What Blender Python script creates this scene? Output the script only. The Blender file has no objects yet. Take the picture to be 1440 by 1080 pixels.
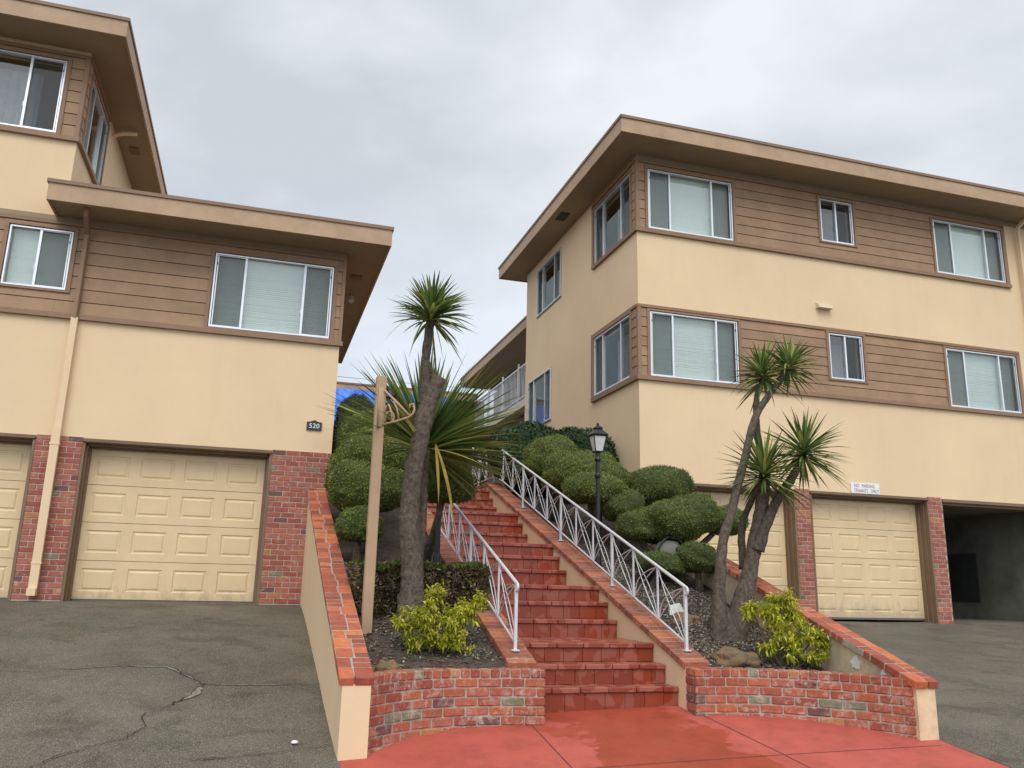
import bpy, math, random
import numpy as np
from mathutils import Vector, Matrix, noise
random.seed(7); rng = np.random.default_rng(7)
SC = bpy.context.scene; COL = SC.collection
R = math.radians

# ---------------------------------------------------------------- camera
F, PIT, ROLL, YAW = 1175.06, R(13.6067), R(1.3416), R(16.6773)
cy, sy = math.cos(YAW), math.sin(YAW)
fwd = Vector((sy*math.cos(PIT), cy*math.cos(PIT), math.sin(PIT)))
rt = Vector((cy, -sy, 0)); up = rt.cross(fwd)
c, s = math.cos(ROLL), math.sin(ROLL)
r2 = c*rt + s*up; u2 = -s*rt + c*up
cd = bpy.data.cameras.new("Camera"); cam = bpy.data.objects.new("Camera", cd); COL.objects.link(cam)
cam.matrix_world = Matrix(((r2.x, u2.x, -fwd.x, 0), (r2.y, u2.y, -fwd.y, 0), (r2.z, u2.z, -fwd.z, 1.6), (0, 0, 0, 1)))
cd.sensor_width = 36; cd.lens = F/1440*36; cd.clip_end = 2000; cd.clip_start = 0.05
SC.camera = cam

# ---------------------------------------------------------------- light
SUN_EL, SUN_AZ = R(52), R(197)       # azimuth clockwise from +Y: behind the camera
EXPOSURE = 0.3
SC.view_settings.view_transform = 'Standard'; SC.view_settings.look = 'None'
SC.view_settings.exposure = EXPOSURE; SC.view_settings.gamma = 1
ld = bpy.data.lights.new("sun", 'SUN'); ld.energy = 1.35; ld.angle = R(35); ld.color = (1, .97, .92)
sun = bpy.data.objects.new("sun", ld); COL.objects.link(sun)
sd = Vector((math.sin(SUN_AZ)*math.cos(SUN_EL), math.cos(SUN_AZ)*math.cos(SUN_EL), math.sin(SUN_EL)))
sun.rotation_euler = sd.to_track_quat('Z', 'Y').to_euler(); sun.location = (0, -10, 30)

w = bpy.data.worlds.new("World"); SC.world = w; w.use_nodes = True
nt = w.node_tree; N = nt.nodes; L = nt.links; N.clear()
def node(t, **k):
    n = N.new(t)
    for a, b in k.items(): setattr(n, a, b)
    return n
sky = node('ShaderNodeTexSky', sky_type='NISHITA', sun_disc=False, sun_elevation=SUN_EL, sun_rotation=SUN_AZ)
tc = node('ShaderNodeTexCoord'); mp = node('ShaderNodeMapping'); mp.inputs['Scale'].default_value = (1, 1, 1.7)
mp.inputs['Location'].default_value = (3.3, 1.2, 0.4)
L.new(tc.outputs['Generated'], mp.inputs['Vector'])
n1 = node('ShaderNodeTexNoise'); n1.inputs['Scale'].default_value = 2.7; n1.inputs['Detail'].default_value = 7; n1.inputs['Roughness'].default_value = .5; n1.inputs['Distortion'].default_value = .15
L.new(mp.outputs[0], n1.inputs['Vector'])
cr = node('ShaderNodeValToRGB'); e = cr.color_ramp.elements
e[0].position = .36; e[0].color = (6.2, 6.65, 7.15, 1); e[1].position = .62; e[1].color = (8.9, 9.2, 9.6, 1)
L.new(n1.outputs[0], cr.inputs[0])
# overcast dome: bluish low down, brighter on the side of the veiled sun (behind the camera)
sx = node('ShaderNodeSeparateXYZ'); L.new(tc.outputs['Generated'], sx.inputs[0])
mr = node('ShaderNodeMapRange'); mr.inputs[1].default_value = .0; mr.inputs[2].default_value = .45; L.new(sx.outputs[2], mr.inputs[0])
lo = node('ShaderNodeMix', data_type='RGBA', blend_type='MULTIPLY'); lo.inputs[0].default_value = 1
rampl = node('ShaderNodeValToRGB'); rampl.color_ramp.elements[0].color = (.78, .87, .97, 1); rampl.color_ramp.elements[1].color = (1, 1, 1, 1)
L.new(mr.outputs[0], rampl.inputs[0]); L.new(cr.outputs[0], lo.inputs[6]); L.new(rampl.outputs[0], lo.inputs[7])
mb_ = node('ShaderNodeMapRange'); mb_.inputs[1].default_value = .25; mb_.inputs[2].default_value = -.9; mb_.inputs[3].default_value = 1.0; mb_.inputs[4].default_value = 1.8
L.new(sx.outputs[1], mb_.inputs[0])
sc_ = node('ShaderNodeVectorMath', operation='SCALE'); L.new(lo.outputs[2], sc_.inputs[0]); L.new(mb_.outputs[0], sc_.inputs['Scale'])
mx = node('ShaderNodeMix', data_type='RGBA'); mx.inputs[0].default_value = .9
L.new(sky.outputs[0], mx.inputs[6]); L.new(sc_.outputs[0], mx.inputs[7])
bg = node('ShaderNodeBackground'); bg.inputs[1].default_value = .087
out = node('ShaderNodeOutputWorld'); L.new(mx.outputs[2], bg.inputs[0]); L.new(bg.outputs[0], out.inputs[0])

# ---------------------------------------------------------------- materials
class M:
    def __init__(s, name, rough=.7, spec=.5, metal=0):
        s.m = bpy.data.materials.new(name); s.m.use_nodes = True
        s.t = s.m.node_tree; s.b = s.t.nodes['Principled BSDF']
        s.b.inputs['Roughness'].default_value = rough; s.b.inputs['Metallic'].default_value = metal
        s.b.inputs['Specular IOR Level'].default_value = spec
        s.tc = s.n('ShaderNodeTexCoord')
    def n(s, t, **k):
        n = s.t.nodes.new(t)
        for a, b in k.items(): setattr(n, a, b)
        return n
    def l(s, a, b): s.t.links.new(a, b)
    def noise(s, scale, detail=4, rough=.55, dist=0, coord='Object', st=None):
        n = s.n('ShaderNodeTexNoise'); n.inputs['Scale'].default_value = scale; n.inputs['Detail'].default_value = detail
        n.inputs['Roughness'].default_value = rough; n.inputs['Distortion'].default_value = dist
        src = s.n('ShaderNodeNewGeometry').outputs['Position']
        if st:
            mp = s.n('ShaderNodeMapping'); mp.inputs['Scale'].default_value = st; s.l(src, mp.inputs[0]); src = mp.outputs[0]
        s.l(src, n.inputs['Vector']); return n.outputs[0]
    def ramp(s, fac, stops, interp='LINEAR'):
        r = s.n('ShaderNodeValToRGB'); r.color_ramp.interpolation = interp; el = r.color_ramp.elements
        while len(el) < len(stops): el.new(.5)
        for e, (p, cc) in zip(el, stops):
            e.position = p; e.color = (*cc, 1) if isinstance(cc, tuple) else (cc, cc, cc, 1)
        s.l(fac, r.inputs[0]); return r.outputs[0]
    def mix(s, fac, a, b, mode='MIX'):
        m = s.n('ShaderNodeMix', data_type='RGBA', blend_type=mode)
        for i, v in ((0, fac), (6, a), (7, b)):
            if isinstance(v, (int, float)): m.inputs[i].default_value = v
            elif isinstance(v, tuple): m.inputs[i].default_value = (*v, 1)
            else: s.l(v, m.inputs[i])
        return m.outputs[2]
    def color(s, v):
        if isinstance(v, tuple): s.b.inputs['Base Color'].default_value = (*v, 1)
        else: s.l(v, s.b.inputs['Base Color'])
    def island(s): return s.n('ShaderNodeNewGeometry').outputs['Random Per Island']
    def bump(s, h, strength=.3, dist=.01):
        b = s.n('ShaderNodeBump'); b.inputs['Strength'].default_value = strength; b.inputs['Distance'].default_value = dist
        s.l(h, b.inputs['Height']); s.l(b.outputs[0], s.b.inputs['Normal'])
    def rough(s, v): s.l(v, s.b.inputs['Roughness'])

def mat_stucco(stain=False):
    m = M('stained_stucco' if stain else 'stucco', .85, .3); base = (.77, .58, .365)
    c1 = m.ramp(m.noise(.7, 5, .6), [(.3, (.735, .545, .345)), (.7, (.80, .60, .38))])
    c2 = m.ramp(m.noise(3.0, 6, .65, st=(1.2, 1.2, .25)), [(.30, (.86, .84, .80)), (.46, (1, 1, 1))])
    col = m.mix(.24, c1, c2, 'MULTIPLY')
    if stain: col = m.mix(m.ramp(m.noise(2.6, 6, .65), [(.36, .0), (.6, .75)]), col, (.34, .29, .21))
    m.color(col); m.bump(m.noise(140, 3), .35, .006); return m.m
def mat_brown(name, col, var=.12, rough=.65, grain=True):
    m = M(name, rough, .4)
    a = tuple(x*(1-var) for x in col); b = tuple(x*(1+var) for x in col)
    c1 = m.ramp(m.noise(2.2, 6, .65), [(.3, a), (.7, b)])
    isl = m.ramp(m.island(), [(0, .9), (1, 1.06)])
    c1 = m.mix(1, c1, isl, 'MULTIPLY')
    fl = m.ramp(m.noise(9, 6, .7, st=(1, 1, 2.5)), [(.66, 0.), (.72, 1.)])
    m.color(m.mix(m.mix(1, fl, (.35, .35, .35), 'MULTIPLY'), c1, tuple(min(1, x*1.25+.02) for x in col)))
    if grain: m.bump(m.noise(30, 4, st=(1, 1, 6)), .25, .004)
    return m.m
def mat_brick(name, pale=.5, palette=None, t1=.56, t2=.42):
    m = M(name, .85, .3)
    pal = palette or [(.0, (.33, .085, .05)), (.14, (.26, .06, .045)), (.3, (.36, .105, .065)), (.42, (.21, .055, .05)), (.52, (.40, .11, .055)), (.64, (.29, .08, .06)), (.76, (.34, .12, .085)), (.85, (.11, .05, .055)), (.885, (.42, .15, .05)), (.93, (.15, .145, .09)), (.955, (.33, .09, .055))]
    base = m.ramp(m.island(), pal, 'CONSTANT')
    var = m.ramp(m.noise(22, 5, .65), [(.3, .80), (.7, 1.15)])
    base = m.mix(1, base, var, 'MULTIPLY')
    w_ = m.ramp(m.noise(13, 7, .78, .6), [(t1, 0.), (t1+.14, 1.)])
    w2 = m.ramp(m.noise(3.1, 2), [(t2, 0.), (t2+.2, 1.)])
    wm = m.mix(1, m.mix(1, w_, w2, 'MULTIPLY'), (pale, pale, pale), 'MULTIPLY')
    m.color(m.mix(wm, base, (.54, .41, .34)))
    m.bump(m.noise(70, 5, .7), .5, .006); return m.m
def mat_simple(name, col, rough=.6, metal=0, spec=.5, var=.1, sc=8, bump=0):
    m = M(name, rough, spec, metal)
    m.color(m.ramp(m.noise(sc, 5, .6), [(.3, tuple(x*(1-var) for x in col)), (.7, tuple(min(1, x*(1+var)) for x in col))]))
    if bump: m.bump(m.noise(sc*8, 4), bump, .005)
    return m.m
def mat_leaf(name, stops, trans=.25, rough=.5, nz=None):
    m = M(name, rough, .35)
    c = m.ramp(m.island(), stops)
    v = m.ramp(m.noise(4.5, 3), [(.3, .75), (.7, 1.2)])
    c = m.mix(1, c, v, 'MULTIPLY')
    if nz is not None:
        c = m.mix(m.ramp(m.noise(5.5, 4, .6), [(nz[0], 0.), (nz[0]+.08, nz[2])]), c, nz[1])
    m.color(c)
    if trans:
        tr = m.n('ShaderNodeBsdfTranslucent'); m.l(c, tr.inputs[0])
        ms = m.n('ShaderNodeMixShader'); ms.inputs[0].default_value = trans
        o = m.t.nodes['Material Output']; m.l(m.b.outputs[0], ms.inputs[1]); m.l(tr.outputs[0], ms.inputs[2]); m.l(ms.outputs[0], o.inputs[0])
    return m.m
def mat_asphalt():
    m = M('wet_asphalt', .7, .3)
    big = m.ramp(m.noise(.8, 5, .6), [(.3, (.085, .075, .057)), (.7, (.155, .137, .104))])
    moss = m.mix(m.ramp(m.noise(1.3, 4, .6, 1.0), [(.50, 0.), (.66, .75)]), big, (.075, .078, .045))
    sp = m.ramp(m.noise(110, 2, .5), [(.56, 0.), (.64, 1.)])
    sp = m.mix(1, sp, (.6, .6, .6), 'MULTIPLY')
    c = m.mix(sp, moss, (.42, .38, .32))
    dk = m.ramp(m.noise(60, 3, .6), [(.34, .55), (.5, 1.)])
    st_ = m.ramp(m.noise(1.9, 4, .55, .6), [(.56, 1.), (.66, .72)])
    m.color(m.mix(1, m.mix(1, c, dk, 'MULTIPLY'), st_, 'MULTIPLY'))
    m.rough(m.ramp(m.noise(1.7, 4), [(.35, .6), (.65, .8)]))
    m.bump(m.noise(95, 4, .6), .55, .008); return m.m
def mat_redpaint(name, wetshape=True):
    m = M(name, .5, .3)
    dry = m.ramp(m.noise(1.2, 5, .6), [(.3, (.43, .086, .062)), (.7, (.51, .112, .08))])
    wet = m.ramp(m.noise(2.2, 4), [(.3, (.35, .06, .032)), (.7, (.41, .078, .043))])
    if wetshape:   # water running off the bottom step across the walk
        sp = m.n('ShaderNodeSeparateXYZ'); g = m.n('ShaderNodeNewGeometry'); m.l(g.outputs['Position'], sp.inputs[0])
        # d = |x - (2.95 + (7.5-y)*0.08)|
        a = m.n('ShaderNodeMath', operation='MULTIPLY_ADD'); m.l(sp.outputs[1], a.inputs[0]); a.inputs[1].default_value = -.10; a.inputs[2].default_value = 3.95
        b = m.n('ShaderNodeMath', operation='SUBTRACT'); m.l(sp.outputs[0], b.inputs[0]); m.l(a.outputs[0], b.inputs[1])
        d = m.n('ShaderNodeMath', operation='ABSOLUTE'); m.l(b.outputs[0], d.inputs[0])
        nz = m.n('ShaderNodeMath', operation='MULTIPLY_ADD'); m.l(m.noise(1.5, 6, .62, .8), nz.inputs[0]); nz.inputs[1].default_value = 1.9; m.l(d.outputs[0], nz.inputs[2])
        mask = m.ramp(nz.outputs[0], [(0, 1.), (1, 0.)])
        mr = m.n('ShaderNodeMapRange'); mr.inputs[1].default_value = 1.56; mr.inputs[2].default_value = 1.64; mr.inputs[3].default_value = 1; mr.inputs[4].default_value = 0
        m.l(nz.outputs[0], mr.inputs[0]); mask = mr.outputs[0]
    else:
        mask = m.ramp(m.noise(5.5, 2, .5, .3, st=(1, 1, .8)), [(.47, 1.), (.49, 0.)])
    gr = m.ramp(m.noise(4.5, 7, .7), [(.32, .80), (.55, 1.)]); sp = m.ramp(m.noise(45, 3, .6), [(.30, .78), (.38, 1.)])
    m.color(m.mix(1, m.mix(1, m.mix(mask, dry, wet), gr, 'MULTIPLY'), sp, 'MULTIPLY')); m.rough(m.ramp(mask, [(0, .7), (1, .38)])); m.bump(m.noise(90, 3), .12, .004)
    return m.m
def mat_tile(name, dry, wet, thr=.5):
    m = M(name, .5, .5)
    isl = m.ramp(m.island(), [(0, .88), (1, 1.1)])
    mask = m.ramp(m.noise(6.5, 1.5, .45, .2, st=(1, 1, .75)), [(thr, 1.), (thr+.015, 0.)])
    m.color(m.mix(1, m.mix(mask, dry, wet), isl, 'MULTIPLY')); m.rough(m.ramp(mask, [(0, .6), (1, .25)])); m.bump(m.noise(60, 4), .2, .004)
    return m.m
def mat_glass():
    m = M('window_glass', .02); o = m.t.nodes['Material Output']
    g = m.n('ShaderNodeBsdfGlossy'); g.inputs['Roughness'].default_value = .015; g.inputs[0].default_value = (.95, .98, 1, 1)
    t = m.n('ShaderNodeBsdfTransparent'); t.inputs[0].default_value = (.93, .965, .95, 1)
    fr = m.n('ShaderNodeFresnel'); fr.inputs[0].default_value = 1.95
    gb = m.n('ShaderNodeNewGeometry'); iv = m.n('ShaderNodeMath', operation='SUBTRACT'); iv.inputs[0].default_value = 1; m.l(gb.outputs['Backfacing'], iv.inputs[1])
    mu = m.n('ShaderNodeMath', operation='MULTIPLY'); m.l(fr.outputs[0], mu.inputs[0]); m.l(iv.outputs[0], mu.inputs[1]); fr = mu
    ms = m.n('ShaderNodeMixShader'); m.l(fr.outputs[0], ms.inputs[0]); m.l(t.outputs[0], ms.inputs[1]); m.l(g.outputs[0], ms.inputs[2]); m.l(ms.outputs[0], o.inputs[0])
    return m.m
def mat_screen():
    m = M('insect_screen', .8); o = m.t.nodes['Material Output']; m.color((.035, .04, .04))
    t = m.n('ShaderNodeBsdfTransparent'); ms = m.n('ShaderNodeMixShader'); ms.inputs[0].default_value = .40
    m.l(t.outputs[0], ms.inputs[1]); m.l(m.b.outputs[0], ms.inputs[2]); m.l(ms.outputs[0], o.inputs[0]); return m.m
def mat_bark(name, a, b, rings=60):
    m = M(name, .9, .2)
    n = m.noise(26, 6, .7, st=(1, 1, .8)); n2 = m.noise(70, 4, .7, st=(1, 1, 1.6))
    c = m.ramp(n, [(.3, a), (.55, b), (.75, tuple(x*1.5 for x in b))])
    sp = m.ramp(m.noise(55, 2), [(.66, 0.), (.72, .7)])
    m.color(m.mix(sp, c, (.32, .30, .26))); m.bump(n2, .9, .02); return m.m

ST = mat_stucco(); ST2 = mat_stucco(True)
SIDE = mat_brown('brown_siding_paint', (.335, .205, .118), .15)
TRIM = mat_brown('brown_trim_paint', (.275, .165, .10), .08)
FASC = mat_brown('fascia_paint', (.44, .295, .185), .14)
GSTOP = mat_brown('roof_edge_paint', (.25, .155, .10), .06)
SOFF = mat_brown('soffit_paint', (.31, .24, .155), .08, .8)
JAMB = mat_brown('door_frame_paint', (.20, .125, .075), .12)
def mat_door():
    m = M('garage_door_paint', .5, .5)
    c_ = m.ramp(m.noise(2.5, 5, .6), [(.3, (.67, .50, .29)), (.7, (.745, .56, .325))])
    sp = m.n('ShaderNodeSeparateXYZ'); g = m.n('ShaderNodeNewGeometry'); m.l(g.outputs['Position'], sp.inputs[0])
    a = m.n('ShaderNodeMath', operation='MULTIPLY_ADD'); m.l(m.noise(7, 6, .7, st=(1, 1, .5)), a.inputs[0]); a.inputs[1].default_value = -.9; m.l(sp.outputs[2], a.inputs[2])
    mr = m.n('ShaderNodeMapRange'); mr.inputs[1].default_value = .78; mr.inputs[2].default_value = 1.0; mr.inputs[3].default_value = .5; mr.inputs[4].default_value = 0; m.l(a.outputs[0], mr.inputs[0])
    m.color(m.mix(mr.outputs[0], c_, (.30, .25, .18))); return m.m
DOORM = mat_door()
BRICK = mat_brick('used_brick', .8, [(.0, (.37, .105, .058)), (.14, (.30, .08, .05)), (.3, (.39, .12, .07)), (.42, (.28, .075, .05)), (.52, (.43, .13, .06)), (.60, (.34, .10, .06)), (.76, (.38, .125, .075)), (.885, (.16, .08, .07)), (.90, (.42, .19, .07)), (.925, (.19, .19, .12)), (.955, (.37, .12, .08))], .50, .30)
BRICK2 = mat_brick('pier_brick', .75, [(.0, (.36, .115, .08)), (.2, (.31, .09, .065)), (.4, (.40, .135, .09)), (.55, (.33, .10, .075)), (.7, (.37, .14, .105)), (.90, (.16, .085, .075)), (.93, (.42, .18, .08)), (.975, (.2, .19, .12))], .54, .34)
CAPM = mat_brick('cap_brick', .2, [(.0, (.44, .12, .062)), (.2, (.35, .095, .06)), (.4, (.52, .15, .07)), (.6, (.38, .105, .062)), (.78, (.58, .18, .075)), (.9, (.27, .085, .06))])
STRC = mat_brick('stair_cap_brick', .45, [(.0, (.35, .12, .07)), (.2, (.27, .09, .055)), (.4, (.39, .14, .08)), (.6, (.31, .10, .06)), (.75, (.23, .085, .055)), (.9, (.46, .15, .065))], .52, .35)
MORT = mat_simple('mortar', (.46, .40, .33), .95, var=.2, sc=20, bump=.4)
MORT2 = mat_simple('planter_mortar', (.36, .33, .26), .95, var=.3, sc=20, bump=.4)
ASPH = mat_asphalt()
RED = mat_redpaint('red_painted_concrete')
NOSE = mat_tile('step_nosing_tile', (.34, .10, .062), (.26, .056, .03), .5)
RISE = mat_tile('step_riser_tile', (.29, .075, .044), (.25, .044, .018), .51)
GROUT = mat_simple('dark_grout', (.10, .045, .035), .9)
ALU = mat_simple('aluminium', (.72, .73, .74), .35, .6, var=.04)
RUBBER = mat_simple('black_seal', (.02, .02, .02), .6)
GLASS = mat_glass(); SCREEN = mat_screen()
BLIND = mat_simple('blind_slats', (.86, .89, .85), .5, var=.03)
DARK = mat_simple('dark_interior', (.08, .075, .07), .9)
CONC = mat_simple('stained_concrete', (.17, .165, .13), .85, var=.35, sc=1.6, bump=.3)
WHITE = mat_simple('white_railing_paint', (.60, .61, .62), .4, var=.06, sc=14)
BLACK = mat_simple('black_lamp_paint', (.012, .014, .015), .4, var=.2)
SOIL = mat_simple('dark_soil', (.065, .048, .036), .95, var=.5, sc=14, bump=.8)
STONES = M('gravel_stones', .8); STONES.color(STONES.ramp(STONES.island(), [(0, (.06, .045, .033)), (.5, (.15, .12, .09)), (.93, (.26, .23, .19)), (1, (.42, .40, .36))])); STONES = STONES.m
def mat_rock():
    m = M('rusty_rock', .9, .2)
    c = m.ramp(m.noise(9, 7, .7, .6), [(.3, (.11, .07, .045)), (.43, (.30, .20, .12)), (.52, (.22, .18, .11)), (.6, (.42, .19, .08)), (.75, (.52, .40, .28))])
    m.color(c); m.bump(m.noise(26, 7, .75), 1, .04); return m.m
ROCK = mat_rock()
JUN = mat_leaf('juniper_foliage', [(0, (.07, .10, .014)), (.5, (.15, .20, .022)), (1, (.27, .31, .055))], .2, nz=(.62, (.16, .11, .05), .55))
JUND = mat_leaf('dark_juniper_foliage', [(0, (.045, .068, .012)), (.5, (.095, .135, .02)), (1, (.19, .215, .045))], .2, nz=(.6, (.13, .085, .05), .6))
JUNM = mat_leaf('mid_juniper_foliage', [(0, (.055, .085, .012)), (.5, (.12, .165, .02)), (1, (.22, .26, .05))], .2, nz=(.62, (.14, .09, .05), .55))
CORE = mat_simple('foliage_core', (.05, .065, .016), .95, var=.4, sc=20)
DEAD = mat_leaf('browned_hedge_twigs', [(0, (.09, .06, .04)), (.6, (.19, .12, .075)), (1, (.12, .15, .04))], .1)
LAUR = mat_leaf('laurel_foliage', [(0, (.012, .032, .014)), (.7, (.03, .07, .028)), (1, (.07, .12, .05))], .1, .3)
YEL = mat_leaf('yellow_green_leaves', [(0, (.16, .23, .02)), (.3, (.38, .44, .03)), (.7, (.62, .60, .05)), (1, (.80, .72, .14))], .4)
SWORD = mat_leaf('sword_leaves', [(0, (.06, .105, .03)), (.5, (.14, .22, .055)), (.85, (.27, .34, .09)), (1, (.46, .40, .12))], .25, .4)
SWORDY = mat_leaf('yellowed_sword_leaves', [(0, (.09, .14, .03)), (.6, (.18, .23, .05)), (1, (.40, .36, .10))], .3, .4)
SWORDD = mat_leaf('yellow_hanging_leaves', [(0, (.33, .25, .035)), (1, (.42, .32, .05))], .3, .4)
BARK = mat_bark('grey_trunk_bark', (.055, .043, .033), (.155, .125, .095))
BARKD = mat_bark('dark_trunk_bark', (.045, .036, .028), (.13, .105, .08))
TWIG = mat_simple('twig', (.10, .075, .055), .9)
WOODP = mat_brown('tan_post_paint', (.43, .285, .175), .1)
TARP = mat_simple('blue_tarp', (.03, .20, .90), .45, var=.12, sc=3, bump=.2)
SIGNW = mat_simple('white_sign_enamel', (.80, .80, .80), .4, var=.02)
SIGNT = mat_simple('faded_red_letters', (.34, .27, .30), .6, var=.05)
PLQ = mat_simple('black_plaque', (.02, .025, .03), .4); PLT = mat_simple('white_numerals', (.75, .78, .78), .5)
FROST = mat_simple('frosted_lamp_glass', (.62, .64, .62), .25)
BEAM = mat_simple('cream_beam_paint', (.60, .53, .38), .7)
CLAY = mat_simple('grey_cover', (.16, .155, .125), .8)
PATCH = mat_simple('white_paint_patch', (.68, .67, .63), .8)
CRACK = mat_simple('crack_dark', (.018, .016, .014), .95)
CRACKP = mat_simple('crack_worn_edge', (.21, .19, .15), .9, sc=30, var=.3)

# ---------------------------------------------------------------- mesh builder
def wloc(o):
    v = Vector((0, 0, 0))
    while o is not None: v += o.location; o = o.parent
    return v
def link(name, me, mats, parent):
    o = bpy.data.objects.new(name, me); COL.objects.link(o)
    for m_ in (mats if isinstance(mats, (list, tuple)) else [mats]): me.materials.append(m_)
    if parent is not None: o.parent = parent
    return o
class MB:
    def __init__(s, xf=None): s.v = []; s.f = []; s.xf = xf; s.mi = []; s.cur = 0
    def add(s, vs, fs):
        b = len(s.v)
        for v in vs:
            v = Vector(v)
            if s.xf is not None: v = s.xf @ v
            s.v.append(v)
        for f in fs: s.f.append([b+i for i in f]); s.mi.append(s.cur)
        return s
    def box(s, x0, x1, y0, y1, z0, z1):
        return s.add([(x0,y0,z0),(x1,y0,z0),(x1,y1,z0),(x0,y1,z0),(x0,y0,z1),(x1,y0,z1),(x1,y1,z1),(x0,y1,z1)],
                     [(0,3,2,1),(4,5,6,7),(0,1,5,4),(1,2,6,5),(2,3,7,6),(3,0,4,7)])
    def hexa(s, p): return s.add(p, [(0,3,2,1),(4,5,6,7),(0,1,5,4),(1,2,6,5),(2,3,7,6),(3,0,4,7)])
    def quad(s, a, b, c_, d): return s.add([a, b, c_, d], [(0, 1, 2, 3)])
    def cb(s, c_, ax, ay, az, b=.004):
        """chamfered box: centre and three half-axis vectors"""
        c_ = Vector(c_); A = [Vector(ax), Vector(ay), Vector(az)]; Ln = [a.length for a in A]
        vs = []; idx = {}
        for k in range(3):
            for sx_ in (-1, 1):
                for sy_ in (-1, 1):
                    for sz_ in (-1, 1):
                        sg = (sx_, sy_, sz_)
                        p = c_.copy()
                        for j in range(3):
                            p += A[j]*sg[j]*(1 if j == k else 1-b/Ln[j])
                        idx[(k,)+sg] = len(vs); vs.append(p)
        fs = []
        def I(k, *sg): return idx[(k,)+tuple(sg)]
        for k in range(3):
            o1, o2 = [j for j in range(3) if j != k]
            for sg0 in (-1, 1):
                q = []
                for (a, b2) in ((-1,-1),(1,-1),(1,1),(-1,1)):
                    g = [0, 0, 0]; g[k] = sg0; g[o1] = a; g[o2] = b2; q.append(I(k, *g))
                fs.append(q)
        for k in range(3):
            o1, o2 = [j for j in range(3) if j != k]
            for a in (-1, 1):
                for b2 in (-1, 1):
                    g1 = [0]*3; g1[o1] = a; g1[o2] = b2; g1[k] = -1; g2 = list(g1); g2[k] = 1
                    fs.append([I(o1, *g1), I(o1, *g2), I(o2, *g2), I(o2, *g1)])
        for a in (-1, 1):
            for b2 in (-1, 1):
                for c2 in (-1, 1): fs.append([I(0, a, b2, c2), I(1, a, b2, c2), I(2, a, b2, c2)])
        return s.add(vs, fs)
    def tube(s, pts, rad, n=8, cap=True, bumpy=0):
        pts = [Vector(p) for p in pts]; m = len(pts)
        if not isinstance(rad, (list, tuple)): rad = [rad]*m
        vs = []; prev = None
        for i, p in enumerate(pts):
            t = (pts[min(i+1, m-1)]-pts[max(i-1, 0)]).normalized()
            if prev is None:
                a = t.orthogonal().normalized()
            else:
                a = (prev - t*prev.dot(t)).normalized()
            prev = a; b = t.cross(a)
            for k in range(n):
                an = 2*math.pi*k/n; rr = rad[i]
                if bumpy: rr *= 1+bumpy*noise.noise(Vector((p.x*7+3*math.cos(an), p.y*7+3*math.sin(an), p.z*9)))
                vs.append(p+(a*math.cos(an)+b*math.sin(an))*rr)
        fs = []
        for i in range(m-1):
            for k in range(n):
                k2 = (k+1) % n; fs.append((i*n+k, i*n+k2, (i+1)*n+k2, (i+1)*n+k))
        if cap: fs.append(tuple(range(n-1, -1, -1))); fs.append(tuple((m-1)*n+k for k in range(n)))
        return s.add(vs, fs)
    def lathe(s, c_, prof, n=16, sq=False):
        vs = []; off = math.pi/n if sq else 0
        for r_, z in prof:
            for k in range(n):
                an = 2*math.pi*k/n+off; vs.append((c_[0]+r_*math.cos(an), c_[1]+r_*math.sin(an), c_[2]+z))
        fs = []
        for i in range(len(prof)-1):
            for k in range(n):
                k2 = (k+1) % n; fs.append((i*n+k, i*n+k2, (i+1)*n+k2, (i+1)*n+k))
        fs.append(tuple(range(n-1, -1, -1))); fs.append(tuple((len(prof)-1)*n+k for k in range(n)))
        return s.add(vs, fs)
    def build(s, name, mats, parent=None, smooth=False):
        o_ = wloc(parent) if parent is not None else Vector((0, 0, 0))
        me = bpy.data.meshes.new(name); me.from_pydata([tuple(v-o_) for v in s.v], [], s.f); me.validate()
        if isinstance(mats, (list, tuple)):
            for p, i in zip(me.polygons, s.mi): p.material_index = i
        if smooth: me.polygons.foreach_set('use_smooth', [True]*len(me.polygons))
        return link(name, me, mats, parent)
def npmesh(name, V, Fq, mats, parent=None, smooth=False):
    """V (n,3), Fq (m,k) arrays -> one mesh"""
    o_ = wloc(parent) if parent is not None else Vector((0, 0, 0))
    V = V - np.array(o_); me = bpy.data.meshes.new(name); k = Fq.shape[1]; m_ = len(Fq)
    me.vertices.add(len(V)); me.vertices.foreach_set('co', V.astype(np.float32).ravel())
    me.loops.add(m_*k); me.loops.foreach_set('vertex_index', Fq.astype(np.int32).ravel())
    me.polygons.add(m_); me.polygons.foreach_set('loop_start', (np.arange(m_)*k).astype(np.int32))
    me.update(calc_edges=True); me.validate()
    if smooth: me.polygons.foreach_set('use_smooth', [True]*m_)
    return link(name, me, mats, parent)
def thing(name, label, cat, loc=(0, 0, 0), group=None):
    o = bpy.data.objects.new(name, None); COL.objects.link(o); o.location = loc; o.empty_display_size = .2
    tag(o, label, cat, group); return o
def tag(o, label, cat, group=None):
    o['label'] = label; o['category'] = cat
    if group: o['group'] = group
    return o
def struct(o): o['kind'] = 'structure'; return o

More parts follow.
